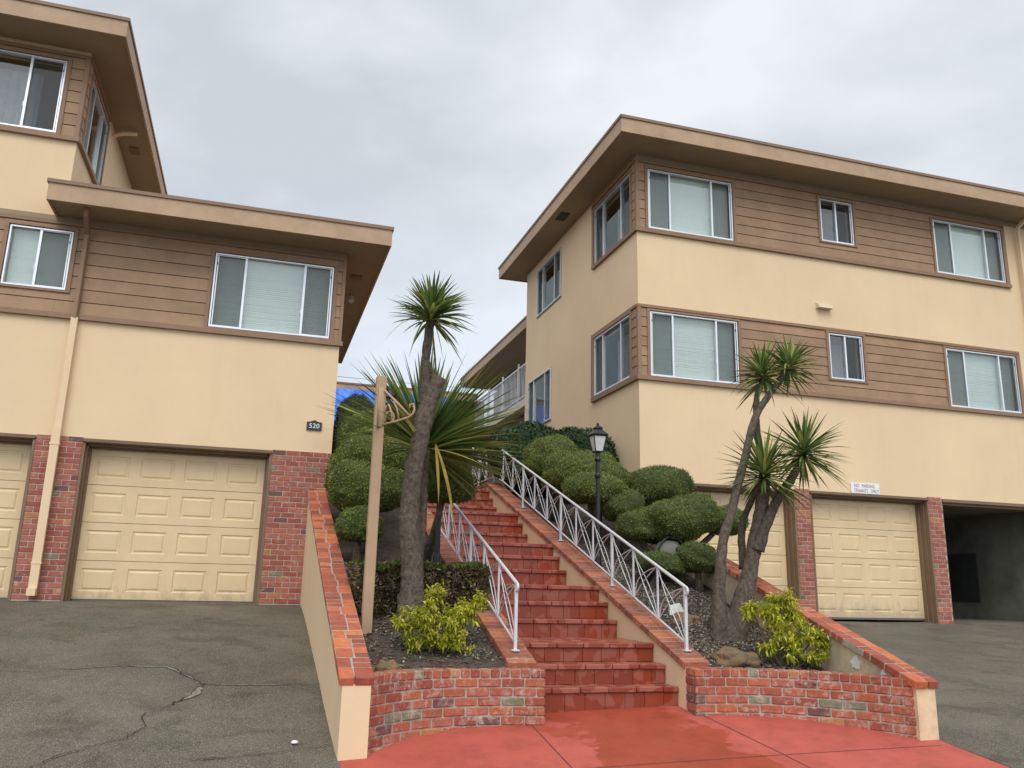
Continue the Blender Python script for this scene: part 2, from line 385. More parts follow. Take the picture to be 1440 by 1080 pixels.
# ---------------------------------------------------------------- ground
def interp(x, P):
    if x <= P[0][0]: return P[0][1]
    for (a, b), (c_, d) in zip(P, P[1:]):
        if x <= c_: return b+(d-b)*(x-a)/(c_-a)
    return P[-1][1]
LP = [(3.5, .02), (5.5, .13), (6.88, .315), (7.63, .415), (9.5, .74), (11.5, 1.075), (12.7, 1.235), (13.3, 1.265), (14, 1.27)]
RP = [(3.5, .02), (5, .28), (6.2, .42), (8, .60), (13.3, 1.12), (14, 1.13), (25, 1.14)]
def zg(x, y):
    t = (x-.75)/(5.7-.75)
    if t <= 0: return interp(y, LP)
    if t >= 1: return interp(y, RP)+.012*math.sin(x)*min(1, (x-5.7)/2)
    return interp(y, LP)*(1-t)+interp(y, RP)*t+.12*t*(1-t)*min(1, max(0, (y-4.5)/2.5))
def sheet(name, x0, x1, y0, y1, st, mat, zf=zg, dz=0, amp=0, keep=None):
    nx = max(2, int((x1-x0)/st)); ny = max(2, int((y1-y0)/st)); mb = MB(); vs = []
    for j in range(ny+1):
        for i in range(nx+1):
            x = x0+(x1-x0)*i/nx; y = y0+(y1-y0)*j/ny
            vs.append((x, y, zf(x, y)+dz+amp*noise.noise(Vector((x*2.2, y*2.2, 0)))))
    fs = [(j*(nx+1)+i, j*(nx+1)+i+1, (j+1)*(nx+1)+i+1, (j+1)*(nx+1)+i) for j in range(ny) for i in range(nx)]
    if keep: fs = [f for f in fs if all(keep(vs[q][0], vs[q][1]) for q in f)]
    mb.add(vs, fs); return mb.build(name, mat, None, True)
g = MB(); g.quad((-400, -400, -.25), (400, -400, -.25), (400, 400, -.25), (-400, 400, -.25)); struct(g.build('ground', mat_simple('earth', (.10, .10, .07), .95)))
struct(sheet('street', -60, 60, -14, 3.5, 2, ASPH, zf=lambda x, y: .016))
dl = struct(sheet('driveway', -14, .76, 3.5, 13.5, .12, ASPH, amp=.006))
struct(sheet('driveway', 5.7, 26, 3.5, 20, .15, ASPH, amp=.006))
walk = struct(sheet('walkway', .76, 5.7, 3.5, 7.75, .15, RED))
# joints in the painted walk
mb = MB()
def groove(mb, pts, wd, dz=.004):
    for a, b in zip(pts, pts[1:]):
        a = Vector((a[0], a[1])); b = Vector((b[0], b[1])); n_ = int(max(1, (b-a).length/.1)); d = (b-a).normalized(); pr = Vector((-d.y, d.x))*wd/2
        for i in range(n_):
            p = a+(b-a)*i/n_; q = a+(b-a)*(i+1)/n_
            mb.quad(*[(t.x, t.y, zg(t.x, t.y)+dz) for t in (p-pr, q-pr, q+pr, p+pr)])
groove(mb, [(2.42, 7.3), (2.32, 3.6)], .008); groove(mb, [(4.05, 7.25), (4.3, 3.6)], .008); groove(mb, [(.8, 6.25), (5.6, 6.05)], .007); groove(mb, [(.8, 4.6), (5.6, 4.5)], .008)
mb.build('joint', GROUT, walk)
# cracks in the left driveway
def jag(pts, step=.045, amp=.022):
    o = []
    for a, b in zip(pts, pts[1:]):
        a = Vector(a); b = Vector(b); n_ = max(1, int((b-a).length/step)); d = (b-a).normalized(); pr = Vector((-d.y, d.x))
        for i in range(n_): o.append(a+(b-a)*i/n_+pr*random.uniform(-amp, amp))
    o.append(Vector(pts[-1])); return o
def crack(mb, pts, w0, dz):
    pts = jag(pts)
    for i in range(len(pts)-1):
        a, b = pts[i], pts[i+1]; d = (b-a).normalized(); pr = Vector((-d.y, d.x)); wa = w0*(.4+.9*noise.noise(Vector((a.x*3, a.y*3, 5)))**2*4+.3); wa = max(.0022, wa/2)
        mb.quad((*(a-pr*wa), zg(*a)+dz), (*(b-pr*wa), zg(*b)+dz), (*(b+pr*wa), zg(*b)+dz), (*(a+pr*wa), zg(*a)+dz))
C1 = [(-3.6, 9.2), (-2.5, 9.35), (-1.9, 9.3), (-1.2, 9.5), (-.7, 9.45), (-.32, 8.85), (.76, 8.8)]
C2 = [(-.32, 8.85), (-.5, 8.35), (-.75, 8.0), (-.68, 7.7), (-.8, 7.45), (-1.1, 7.2), (-1.3, 6.9), (-1.35, 6.2)]
mbp = MB()
def worn(pts, w_):
    for i in range(len(pts)-1):
        a = Vector(pts[i]); b = Vector(pts[i+1]); n_ = 14; d = (b-a).normalized(); pr = Vector((-d.y, d.x))
        def W(t): tt = (i+t)/(len(pts)-1); return w_*(.15+math.sin(math.pi*tt))*(.6+.7*abs(noise.noise(Vector((a.x+t*5, a.y, 2)))))
        for k in range(n_):
            p, q = a+(b-a)*k/n_, a+(b-a)*(k+1)/n_; mbp.quad(*[(v.x, v.y, zg(v.x, v.y)+.008) for v in (p-pr*W(k/n_), q-pr*W((k+1)/n_), q, p)])
worn([(-1.6, 9.38), (-1.2, 9.5), (-.7, 9.45), (-.32, 8.87)], .035); worn([(-.30, 8.84), (.1, 8.83), (.6, 8.81)], .03); worn([(-.36, 8.8), (-.5, 8.36)], -.10)
mbp.build('crack_edge', CRACKP, dl)
mb = MB(); crack(mb, C1, .009, .0125); crack(mb, C2, .010, .0125); crack(mb, [(-.68, 7.7), (-.2, 7.45), (.3, 7.55)], .006, .0125); crack(mb, [(-2.6, 11.3), (-1.2, 11.1), (.1, 11.0)], .008, .0125); crack(mb, [(-.3, 6.9), (.3, 7.0), (.74, 7.15)], .008, .0125)
mb.build('crack', CRACK, dl)
o = MB().lathe((.45, 7.2, zg(.45, 7.2)+.01), [(.001, 0), (.028, 0), (.03, .012), (.012, .022), (.001, .02)], 9).build('pebble', SIGNW, None, True); tag(o, 'small white pebble lying on the asphalt by the left wall foot', 'pebble')

# planting beds
def zbed(x, y): return min(3.3, (.89 if x < 3 else .845)+.33*max(0, y-7.45)-.06*max(0, 7.6-y))
PL = [(.97, 6.84), (1.2, 7.06), (1.45, 7.21), (1.75, 7.30), (2.05, 7.31), (2.6, 7.23)]; PR = [(3.9, 7.22), (4.3, 7.20), (4.65, 7.10), (4.95, 6.92), (5.22, 6.68), (5.40, 6.45), (5.6, 6.22)]
struct(sheet('planting_bed', .90, 2.36, 6.9, 18, .05, SOIL, zf=zbed, amp=.05, keep=lambda x, y: y > interp(x, PL)+.08))
def bedR(x0, x1, y0, y1):
    return sheet('planting_bed', x0, x1, y0, y1, .05, SOIL, zf=zbed, amp=.05, keep=lambda x, y: y > interp(x, PR)+.09 and (x < 5.64+skewx(y) or y > 13.2))
def skewx(y): return .27*(y-6.2)/7
struct(bedR(4.12, 6.45, 6.4, 18))
struct(sheet('courtyard', 2.3, 6.3, 14.62, 30, 1.5, CONC, zf=lambda x, y: 3.27))

# ---------------------------------------------------------------- building helpers
def wall_grid(mb, a0, a1, z0, z1, holes, depth):
    """wall in local frame: x along, z up, outer face y=0, body to y=+depth; holes (x0,x1,z0,z1)"""
    xs = sorted({a0, a1, *[h[0] for h in holes], *[h[1] for h in holes]}); zs = sorted({z0, z1, *[h[2] for h in holes], *[h[3] for h in holes]})
    xs = [x for x in xs if a0 <= x <= a1]; zs = [z for z in zs if z0 <= z <= z1]
    for i in range(len(xs)-1):
        for j in range(len(zs)-1):
            cx_, cz_ = (xs[i]+xs[i+1])/2, (zs[j]+zs[j+1])/2
            if any(h[0] < cx_ < h[1] and h[2] < cz_ < h[3] for h in holes): continue
            mb.quad((xs[i], 0, zs[j]), (xs[i+1], 0, zs[j]), (xs[i+1], 0, zs[j+1]), (xs[i], 0, zs[j+1]))
            mb.quad((xs[i], depth, zs[j]), (xs[i], depth, zs[j+1]), (xs[i+1], depth, zs[j+1]), (xs[i+1], depth, zs[j]))
    for h in holes:
        x0, x1, a, b = max(h[0], a0), min(h[1], a1), max(h[2], z0), min(h[3], z1)
        mb.quad((x0, 0, a), (x0, 0, b), (x0, depth, b), (x0, depth, a)); mb.quad((x1, 0, a), (x1, depth, a), (x1, depth, b), (x1, 0, b))
        mb.quad((x0, 0, b), (x1, 0, b), (x1, depth, b), (x0, depth, b)); mb.quad((x0, 0, a), (x0, depth, a), (x1, depth, a), (x1, 0, a))
    mb.quad((a0, 0, z0), (a0, 0, z1), (a0, depth, z1), (a0, depth, z0)); mb.quad((a1, 0, z0), (a1, depth, z0), (a1, depth, z1), (a1, 0, z1))
    mb.quad((a0, 0, z1), (a1, 0, z1), (a1, depth, z1), (a0, depth, z1))
def boards(mb, x0, x1, z0, z1, n, holes, y=-.028):
    h = (z1-z0)/n; g_ = .005
    def put(a, b, c_, d):
        if b-a < .01 or d-c_ < .01: return
        mb.hexa([(a, y-.006, c_), (b, y-.006, c_), (b, 0, c_), (a, 0, c_), (a, y+.004, d), (b, y+.004, d), (b, 0, d), (a, 0, d)])
    for i in range(n):
        za, zb = z0+h*i+g_, z0+h*(i+1)-g_
        segs = [(x0, x1)]
        for hx0, hx1, hz0, hz1 in holes:
            if hz1 <= za or hz0 >= zb: continue
            ns = []
            for a, b in segs:
                if hx1 <= a or hx0 >= b: ns.append((a, b)); continue
                ns.append((a, max(a, hx0))); ns.append((min(b, hx1), b))
                if hz0 > za: put(max(a, hx0), min(b, hx1), za, hz0)
                if hz1 < zb: put(max(a, hx0), min(b, hx1), hz1, zb)
            segs = ns
        for a, b in segs:
            # butt joints between long boards
            cuts = [a]; 
            while cuts[-1]+5 < b: cuts.append(cuts[-1]+random.uniform(2.2, 4.2))
            cuts.append(b)
            for p, q in zip(cuts, cuts[1:]): put(p+.001, q-.001, za, zb)
def window(parent, xf, x0, x1, z0, z1, kind=3, blind=True, casing=True, drop=0.0, side=False, curtain=True):
    """slider window; local frame x along the wall, y into the wall"""
    cw = .055
    mb = MB(xf)
    if casing:
        yf = -.05
        mb.box(x0-cw, x0, yf, .0, z0-.03, z1+.035); mb.box(x1, x1+cw, yf, .0, z0-.03, z1+.035)
        mb.box(x0, x1, yf, 0, z1, z1+.035); mb.box(x0, x1, yf, 0, z0-.03, z0)
    else:
        mb.box(x0-.02, x1+.02, -.02, .0, z0-.02, z0)
    mb.box(x0-.001, x0+.012, 0, .14, z0, z1); mb.box(x1-.012, x1+.001, 0, .14, z0, z1); mb.box(x0, x1, .001, .14, z1-.012, z1+.001); mb.box(x0, x1, .001, .14, z0-.001, z0+.012)
    win = mb.build('window', TRIM, parent)
    X0, X1, Z0, Z1 = x0+.012, x1-.012, z0+.012, z1-.012; wd = X1-X0; fw = .023; y0, y1 = -.03, .05
    fm = MB(xf)
    fm.box(X0, X1, y0, y1, Z1-fw, Z1); fm.box(X0, X1, y0, y1, Z0, Z0+fw); fm.box(X0, X0+fw, y0, y1, Z0+fw, Z1-fw); fm.box(X1-fw, X1, y0, y1, Z0+fw, Z1-fw)
    div = [X0+wd*.255, X0+wd*.755] if kind == 3 else [X0+wd*.49]
    for d in div: fm.box(d-.017, d+.017, y0+.012, y1-.01, Z0+fw, Z1-fw)
    spans = [(X0+fw, div[0]-.017)] + [(div[i]+.017, div[i+1]-.017) for i in range(len(div)-1)] + [(div[-1]+.017, X1-fw)]
    sash = [0, 2] if kind == 3 else [1]
    pm = MB(xf); extra = []
    for i, (a, b) in enumerate(spans):
        yy = .02
        pm.box(a, b, yy, yy+.004, Z0+fw, Z1-fw)
        if i in sash:
            s_ = .016; ys = -.012; scm = MB(xf); rb = MB(xf); extra.append((scm, rb))
            fm.box(a, b, ys, ys+.014, Z1-fw-.012, Z1-fw-.002); fm.box(a, b, ys, ys+.014, Z0+fw+.002, Z0+fw+s_)
            e_ = a if i == 0 else b-s_
            fm.box(e_+.012 if i == 0 else e_-.012, (e_+s_+.012) if i == 0 else e_+s_-.012, ys-.002, ys+.016, Z0+fw+s_, Z1-fw-.012)
            scm.quad((a, ys+.007, Z0+fw+s_), (b, ys+.007, Z0+fw+s_), (b, ys+.007, Z1-fw-.012), (a, ys+.007, Z1-fw-.012))
            ex = a+.012 if i == 0 else b-.02
            rb.box(ex, ex+.008, ys-.012, ys-.003, Z1-.19, Z1-.15)
    fm.box(div[-1]-.028, div[-1]-.018, y0+.004, y0+.018, Z0+(Z1-Z0)*.30, Z0+(Z1-Z0)*.30+.07)
    fm.build('frame', ALU, win); pm.build('pane', GLASS, win); [(a.build('screen', SCREEN, win), b.build('latch', RUBBER, win)) for a, b in extra]
    if blind:
        bm_ = MB(xf); zt = Z1-.04-drop; z_ = zt; p = .034
        bm_.box(X0+.02, X1-.02, .095, .125, zt, zt+.035)
        while z_ > Z0+.02:
            j = random.uniform(-.0016, .0016); a, b = X0+.03, X1-.03
            bm_.quad((a, .100, z_+j), (b, .100, z_+j), (b, .112+j, z_-.0285), (a, .112+j, z_-.0285))
            z_ -= p
        bm_.build('blind', BLIND, win)
    elif curtain:
        cm = MB(xf)   # a light curtain drawn part-way
        n_ = 40; a0, a1_ = X0+wd*.2, X0+wd*.8
        for i in range(n_):
            xa = a0+(a1_-a0)*i/n_; xb = a0+(a1_-a0)*(i+1)/n_
            cm.quad((xa, .34+.02*math.sin(i*1.3), Z0-.05), (xb, .34+.02*math.sin((i+1)*1.3), Z0-.05), (xb, .34+.02*math.sin((i+1)*1.3), Z1-.1), (xa, .34+.02*math.sin(i*1.3), Z1-.1))
        cm.build('curtain', mat_curt, win)
    return win
mat_curt = mat_simple('grey_curtain', (.30, .29, .33), .9)
def brickwall(parent, name, x0, x1, y, z0, z1, ch=.0795, ret=0.2, mat=None):
    """flat brick veneer: bricks laid in running bond, with mortar body behind"""
    mb = MB(); n_ = int((z1-z0)/ch+.5); ch = (z1-z0)/n_; bl = .205
    for i in range(n_):
        za, zb = z0+i*ch+.005, z0+(i+1)*ch-.005
        x = x0 - (bl*.5 if i % 2 else 0)
        while x < x1-.005:
            a, b = max(x+.005, x0+.002), min(x+bl-.005, x1-.002); x += bl
            if b-a < .025: continue
            j = random.uniform(-.002, .002)
            mb.cb(((a+b)/2, y+.05+j, (za+zb)/2), ((b-a)/2, 0, 0), (0, .05, 0), (0, 0, (zb-za)/2+random.uniform(-.001, .001)), .005)
    body = MB(); body.box(x0+.004, x1-.004, y+.007, y+ret, z0-.3, z1-.002)
    o = mb.build(name, mat or BRICK2, parent); body.build('mortar', MORT, o); return o
mat_seal = mat_simple('grey_seal', (.12, .12, .11), .6)
def garage_door(parent, x0, x1, z0, z1, y):
    mb = MB(); W = x1-x0; H = z1-z0; g_ = .004
    def rect(a, b, c_, d, yy): return [(a, yy, c_), (b, yy, c_), (b, yy, d), (a, yy, d)]
    def ring(r1, r2_):
        for k in range(4): mb.quad(r1[k], r1[(k+1) % 4], r2_[(k+1) % 4], r2_[k])
    for j in range(4):
        za, zb = z0+H*j/4+g_, z0+H*(j+1)/4-g_
        mb.box(x0, x1, y+.002, y+.04, za+.001, zb-.001)
        # flush rails with four raised panels
        pw = W/4; fy = y-.012
        zs_ = [za, za+(zb-za)*.2, za+(zb-za)*.8, zb]
        for i in range(4):
            a, b = x0+pw*i, x0+pw*(i+1); mgl = .075
            R0 = rect(a, b, za, zb, fy)
            R1 = rect(a+mgl, b-mgl, zs_[1], zs_[2], fy); ring(R0, R1)
            R2 = rect(a+mgl+.014, b-mgl-.014, zs_[1]+.014, zs_[2]-.014, fy+.011); ring(R1, R2)
            R3 = rect(a+mgl+.03, b-mgl-.03, zs_[1]+.03, zs_[2]-.03, fy+.011); ring(R2, R3)
            R4 = rect(a+mgl+.05, b-mgl-.05, zs_[1]+.05, zs_[2]-.05, fy+.001); ring(R3, R4); mb.quad(*R4)
        mb.quad((x0, fy, zb), (x1, fy, zb), (x1, y+.01, zb+.003), (x0, y+.01, zb+.003)); mb.quad((x0, fy, za), (x0, y+.01, za-.003), (x1, y+.01, za-.003), (x1, fy, za))
        for xx in (x0, x1): mb.quad((xx, fy, za), (xx, fy, zb), (xx, y+.01, zb), (xx, y+.01, za))
    o = mb.build('garage_door', DOORM, parent)
    MB().box(x0+.01, x1-.01, y-.01, y+.03, z0-.03, z0-.002).build('bottom_seal', mat_seal, o); return o
def door_frame(parent, x0, x1, z0, z1, y0, yd, hd=True):
    """opening x0..x1: jambs and head, stepped"""
    mb = MB()
    for sgn, xe in ((1, x0), (-1, x1)):
        for a, b, yy in ((0, .035, y0-.03), (.0, .06, y0+.06), (0, .085, y0+.16)):
            xa, xb = sorted((xe+sgn*a, xe+sgn*b)); mb.box(xa+(.001*a), xb, yy, yy+.1 if yy < y0+.15 else yd+.06, z0-.2, z1-.02)
    for a, yy, ye in ((.045, y0-.03, y0+.06), (.075, y0+.06, y0+.16), (.10, y0+.16, yd+.06)):
        mb.box(x0, x1, yy, ye, z1-a, z1-.0001)
    mb.box(x0-.0, x1+.0, y0-.055, y0-.03, z1-.035, z1+.01)
    return mb.build('door_frame', JAMB, parent)
def roof(parent, x0, x1, y0, y1, z0, th=.30, gs=.055):
    """flat roof: soffit, fascia boards, metal edge"""
    r_ = MB().box(x0+.03, x1-.03, y0+.03, y1-.03, z0+.004, z0+th-.02).build('roof', SOFF, parent)
    f_ = MB(); f_.box(x0, x1, y0, y0+.03, z0-.02, z0+th-.02); f_.box(x0, x1, y1-.03, y1, z0-.02, z0+th-.02)
    f_.box(x0, x0+.03, y0+.03, y1-.03, z0-.02, z0+th-.02); f_.box(x1-.03, x1, y0+.03, y1-.03, z0-.02, z0+th-.02); f_.build('fascia', FASC, r_)
    g_ = MB(); q = .022; zt = z0+th
    g_.box(x0-q, x1+q, y0-q, y0, zt-gs, zt); g_.box(x0-q, x1+q, y1, y1+q, zt-gs, zt); g_.box(x0-q, x0, y0, y1, zt-gs, zt); g_.box(x1, x1+q, y0, y1, zt-gs, zt)
    g_.box(x0, x1, y0, y1, zt-.018, zt-.002); g_.build('roof_edge', GSTOP, r_); return r_
YF = 13.2
T0 = Matrix.Translation((0, YF, 0))
def SIDEX(x): return Matrix.Translation((x, 0, 0)) @ Matrix(((0, 1, 0, 0), (1, 0, 0, 0), (0, 0, 1, 0), (0, 0, 0, 1)))  # local x -> world y, local y(in) -> +world x
def SIDEXN(x): return Matrix.Translation((x, 0, 0)) @ Matrix(((0, -1, 0, 0), (1, 0, 0, 0), (0, 0, 1, 0), (0, 0, 0, 1)))  # inward = -x

# ---------------------------------------------------------------- left building
LB = thing('apartment_building', 'beige stucco apartment building on the left with stepped flat roofs and brick piers', 'building', (-3, 13.2, 1.2))
XC = 1.04
winL = [(-.98, .874, 5.38, 6.616), (-3.87, -2.995, 5.706, 6.656), (-8.4, -6.5, 5.38, 6.616)]
opL = [(-2.47, .153), (-5.72, -3.08), (-9.0, -6.35)]
ZB = 3.55; ZD = 3.52
holes = [(a, b, z0, z1) for a, b, z0, z1 in winL] + [(a, b, .5, ZD) for a, b in opL]
mb = MB(T0); wall_grid(mb, -14, XC, .9, 6.88, holes, .2)
# tall block above
XT = -3.17
upw = [(-5.47, -3.46, 8.21, 9.477), (-9.5, -7.5, 8.21, 9.477)]
wall_grid(mb, -14, XT, 6.8801, 9.72, upw, .2)
# side walls
sidew = (13.37, 14.95, 8.19, 9.42)
mb2 = MB(SIDEXN(XC)); wall_grid(mb2, YF+.2, 20, .9, 6.88, [], .2)
mb3 = MB(SIDEXN(XT)); wall_grid(mb3, YF+.2, 19.0, 6.8, 9.72, [(13.42, 14.98, 8.19, 9.42)], .2)
mb.add([tuple(v) for v in []], [])
for q in (mb2, mb3):
    b = len(mb.v); mb.v += q.v; mb.f += [[i+b for i in f] for f in q.f]; mb.mi += q.mi
mb.xf = None
mb.box(-14, XC, 19.8, 20, .9, 6.88); mb.box(-14, XT, 18.8, 19.0, 6.88, 9.72)
mb.build('wall', ST, LB)
MB().box(-13.9, XC-.25, YF+.25, 19.7, 3.7, 3.85).build('floor', DARK, LB)
# siding
mb = MB(T0); Z0s, Z1s = 5.36, 6.74
boards(mb, -14, XC-.03, Z0s, Z1s, 7, [(a-.055, b+.055, c_-.03, d+.035) for a, b, c_, d in winL])
boards(mb, -14, XT-.03, 8.19, 9.56, 7, [(a-.055, b+.055, c_-.03, d+.035) for a, b, c_, d in upw])
mb.build('siding', SIDE, LB)
mb = MB(SIDEXN(XT)); boards(mb, 13.23, 13.365, 8.19, 9.56, 7, []); mb.build('siding', SIDE, LB)
# trim bands
mb = MB(T0); mb.box(-14, XC+.045, -.06, -.0005, 5.285, 5.36); mb.box(-14, XC+.02, -.045, -.0005, 6.74, 6.80); mb.box(XC-.03, XC+.02, -.044, .0, 5.36, 6.74)
mb.box(-14, XT+.04, -.06, -.0005, 8.12, 8.19); mb.box(-14, XT+.02, -.045, -.0005, 9.56, 9.62); mb.box(XT-.045, XT+.018, -.046, -.0, 8.19, 9.56)
mb.xf = SIDEXN(XT); mb.box(13.2, 15.1, -.06, -.0005, 8.12, 8.19); mb.box(13.2, 15.1, -.045, -.0005, 9.561, 9.62)
mb.xf = None; mb.box(XC+.0005, XC+.045, 13.2, 20, 5.285, 5.36)
mb.build('trim', TRIM, LB)
MB(T0).box(-14, XC+.01, -.03, 0, 6.80, 6.875).build('frieze', SOFF, LB)
for wn in winL: window(LB, T0, *wn, kind=2 if wn[1]-wn[0] < 1.2 else 3)
for wn in upw: window(LB, T0, *wn, blind=False)
window(LB, SIDEXN(XT), 13.42, 14.98, 8.19, 9.42, blind=False, curtain=False)
roof(LB, -3.285, 1.69, 12.53, 20.33, 6.87)
roof(LB, -15, -2.57, 12.53, 19.6, 9.70)
# brick piers and garage doors
for a, b in ((.153, XC-.004), (-3.08, -2.47), (-6.35, -5.72)): brickwall(LB, 'brick_pier', a, b, YF-.03, 1.27, ZB)
for a, b in opL:
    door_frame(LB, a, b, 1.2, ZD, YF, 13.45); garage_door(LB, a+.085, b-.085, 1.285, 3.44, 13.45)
# downspout
mb = MB(); mb.tube([(-2.79, 12.72, 6.88), (-2.79, 12.76, 6.78), (-2.81, 13.1, 6.62), (-2.81, 13.11, 6.5), (-2.81, 13.11, 5.3)], .045, 4); d1 = mb.build('downspout', TRIM, LB)
mb = MB(); mb.box(-2.855, -2.765, 13.09, 13.155, 3.62, 5.3); mb.box(-2.865, -2.755, 13.05, 13.115, 1.42, 3.66); mb.box(-2.865, -2.755, 12.99, 13.10, 1.33, 1.425)
mb.box(-2.875, -2.745, 13.045, 13.12, 3.40, 3.43); mb.box(-2.875, -2.745, 13.045, 13.12, 1.75, 1.78); mb.build('downspout', ST, LB)
# eaves details
mb = MB(); mb.tube([(-2.75, 15.5, 9.62), (-3.0, 15.5, 9.58), (-3.18, 15.55, 9.5), (-3.18, 15.55, 7.0)], .04, 8); mb.build('downspout', ST, LB)
MB().box(-2.99, -2.83, 16.2, 16.5, 9.685, 9.703).build('soffit_vent', JAMB, LB)
MB().box(1.22, 1.42, 14.1, 14.3, 6.855, 6.873).build('soffit_vent', JAMB, LB)
mb = MB(); mb.lathe((1.35, 15.2, 6.75), [(.02, .12), (.05, .1), (.06, 0), (.03, -.03)], 10); mb.build('eave_light', ALU, LB)

# ---------------------------------------------------------------- right building
RB = thing('apartment_building', 'beige stucco apartment building on the right with two brown siding bands and garages below', 'building', (12, 13.2, 1.1))
XR = 6.317; XE = 22
w1, w2, w3 = (6.53, 8.355), (10.36, 11.157), (13.17, 15.01)
upR = [(w1[0], w1[1], 8.17, 9.40), (w2[0], w2[1], 8.48, 9.42), (w3[0], w3[1], 8.18, 9.40)]
loR = [(w1[0], w1[1], 5.315, 6.55), (w2[0], w2[1], 5.63, 6.56), (w3[0], w3[1], 5.31, 6.55)]
opR = [(6.78, 9.41), (9.72, 12.39), (12.72, 15.35), (15.7, 18.3), (18.7, 21.3)]
ZDR = 3.43
holes = upR+loR+[(a, b, .5, ZDR) for a, b in opR]
mb = MB(T0); wall_grid(mb, XR, XE, .8, 9.68, holes, .2)
sU = [(13.41, 15.21, 8.14, 9.40), (17.27, 19.0, 8.165, 9.40)]; sLo = [(13.48, 15.24, 5.345, 6.56), (17.88, 19.6, 5.36, 6.62)]
q = MB(SIDEX(XR)); wall_grid(q, YF+.2, 19.9, .8, 9.68, sU+sLo, .2)
b = len(mb.v); mb.v += q.v; mb.f += [[i+b for i in f] for f in q.f]; mb.mi += q.mi; mb.xf = None
mb.box(XR+.2, XE, 19.7, 19.9, .8, 9.68)
mb.build('wall', ST, RB)
mb = MB(); mb.box(XR+.25, XE-.1, YF+.25, 19.6, 3.62, 3.75); mb.box(XR+.25, XE-.1, YF+.25, 19.6, 6.85, 6.95); mb.box(XR+.25, XR+.3, YF+.25, 19.6, 1.0, 3.6); mb.box(9.0, 9.05, 13.6, 19.6, 3.8, 9.6)
mb.build('floor', DARK, RB)
for zz, ws, s_w in ((8.16, upR, sU[0]), (5.315, loR, sLo[0])):
    hz = [(a-.055, b_+.055, c_-.03, d+.035) for a, b_, c_, d in ws]
    zt = 9.50 if zz > 8 else 6.60
    mb = MB(T0); boards(mb, XR+.04, 15.06, zz, zt, 7, hz)
    mb.xf = SIDEX(XR); boards(mb, YF+.02, s_w[0]-.055, zz, zt, 7, [])
    mb.build('siding', SIDE, RB)
    mb = MB(T0)
    mb.box(XR-.05, 15.12, -.06, -.0005, zz-.075, zz); mb.box(XR-.03, 15.1, -.05, -.0005, zt, zt+.055)
    mb.box(XR-.028, XR+.04, -.045, .0, zz, zt); mb.box(15.066, 15.1, -.049, 0, zz, zt)
    mb.xf = SIDEX(XR); ye = s_w[1]+.1
    mb.box(YF+.001, ye, -.058, -.0005, zz-.0749, zz); mb.box(YF+.001, ye, -.048, -.0005, zt, zt+.0549); mb.box(YF+.0005, YF+.05, -.026, 0, zz, zt)
    mb.box(s_w[1]+.056, s_w[1]+.1, -.05, 0, zz, zt)
    mb.build('trim', TRIM, RB)
mb = MB(T0); mb.box(XR-.02, XE, -.03, -.0003, 9.556, 9.668); mb.xf = SIDEX(XR); mb.box(YF+.001, 19.9, -.02, 0, 9.62, 9.668); mb.build('frieze', SOFF, RB)
for i, wn in enumerate(upR+loR): window(RB, T0, *wn, kind=2 if i % 3 == 1 else 3, blind=(i % 3 != 1), drop=.0)
window(RB, SIDEX(XR), *sU[0], blind=False); window(RB, SIDEX(XR), *sU[1], blind=False, casing=False)
window(RB, SIDEX(XR), *sLo[0], blind=False); window(RB, SIDEX(XR), *sLo[1], blind=False, casing=False)
roof(RB, 5.69, 23, 12.48, 20.47, 9.664, .31)
for a, b_ in ((9.41, 9.72), (12.39, 12.72), (15.35, 15.7), (18.3, 18.7)): brickwall(RB, 'brick_pier', a, b_, YF-.03, 1.09, 3.47)
for i, (a, b_) in enumerate(opR):
    if i == 2:
        m_ = MB(); m_.box(a, b_, YF-.05, YF+.02, ZDR-.05, ZDR+.01); m_.box(a, b_, YF+.02, YF+.3, ZDR-.10, ZDR-.001); m_.box(a, a+.03, YF+.0, YF+.25, .9, ZDR-.1); m_.build('door_frame', JAMB, RB); continue
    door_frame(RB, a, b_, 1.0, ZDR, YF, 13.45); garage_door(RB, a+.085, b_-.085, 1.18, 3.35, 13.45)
# open garage bay
mb = MB(); mb.box(12.62, 12.72, YF+.25, 19.4, .8, 3.4); mb.box(15.35, 15.45, YF+.2, 19.4, .8, 3.4); mb.box(12.62, 15.45, 19.3, 19.4, .8, 3.4); mb.box(12.72, 15.35, YF+.31, 19.3, 3.36, 3.5); mb.box(15.29, 15.35, YF+.2, YF+.5, .9, 3.36)
mb.build('garage_interior', CONC, RB)
mb = MB(); mb.cb((15.33, 16.1, 2.02), (.012, 0, 0), (0, 1.05, 0), (0, 0, .52), .003); tag(mb.build('wall_panel', mat_simple('dark_panel', (.045, .045, .045), .7, var=.3, sc=3)), 'dark grey sheet panel leaning flat against the concrete wall inside the open garage', 'panel')
# vent hood, soffit vents, downspout
mb = MB(); mb.hexa([(10.14, 13.08, 7.03), (10.46, 13.08, 7.03), (10.46, 13.2, 7.03), (10.14, 13.2, 7.03), (10.14, 13.11, 7.10), (10.46, 13.11, 7.10), (10.46, 13.2, 7.15), (10.14, 13.2, 7.15)]); mb.build('vent_hood', BEAM, RB)
MB().box(5.86, 6.06, 16.05, 16.45, 9.648, 9.667).build('soffit_vent', RUBBER, RB)
mb = MB(); mb.tube([(15.45, 12.9, 9.62), (15.42, 13.08, 9.5), (15.42, 13.1, 9.3), (15.42, 13.1, 6.9), (15.42, 13.1, 3.7)], .045, 4); mb.build('downspout', ST, RB)
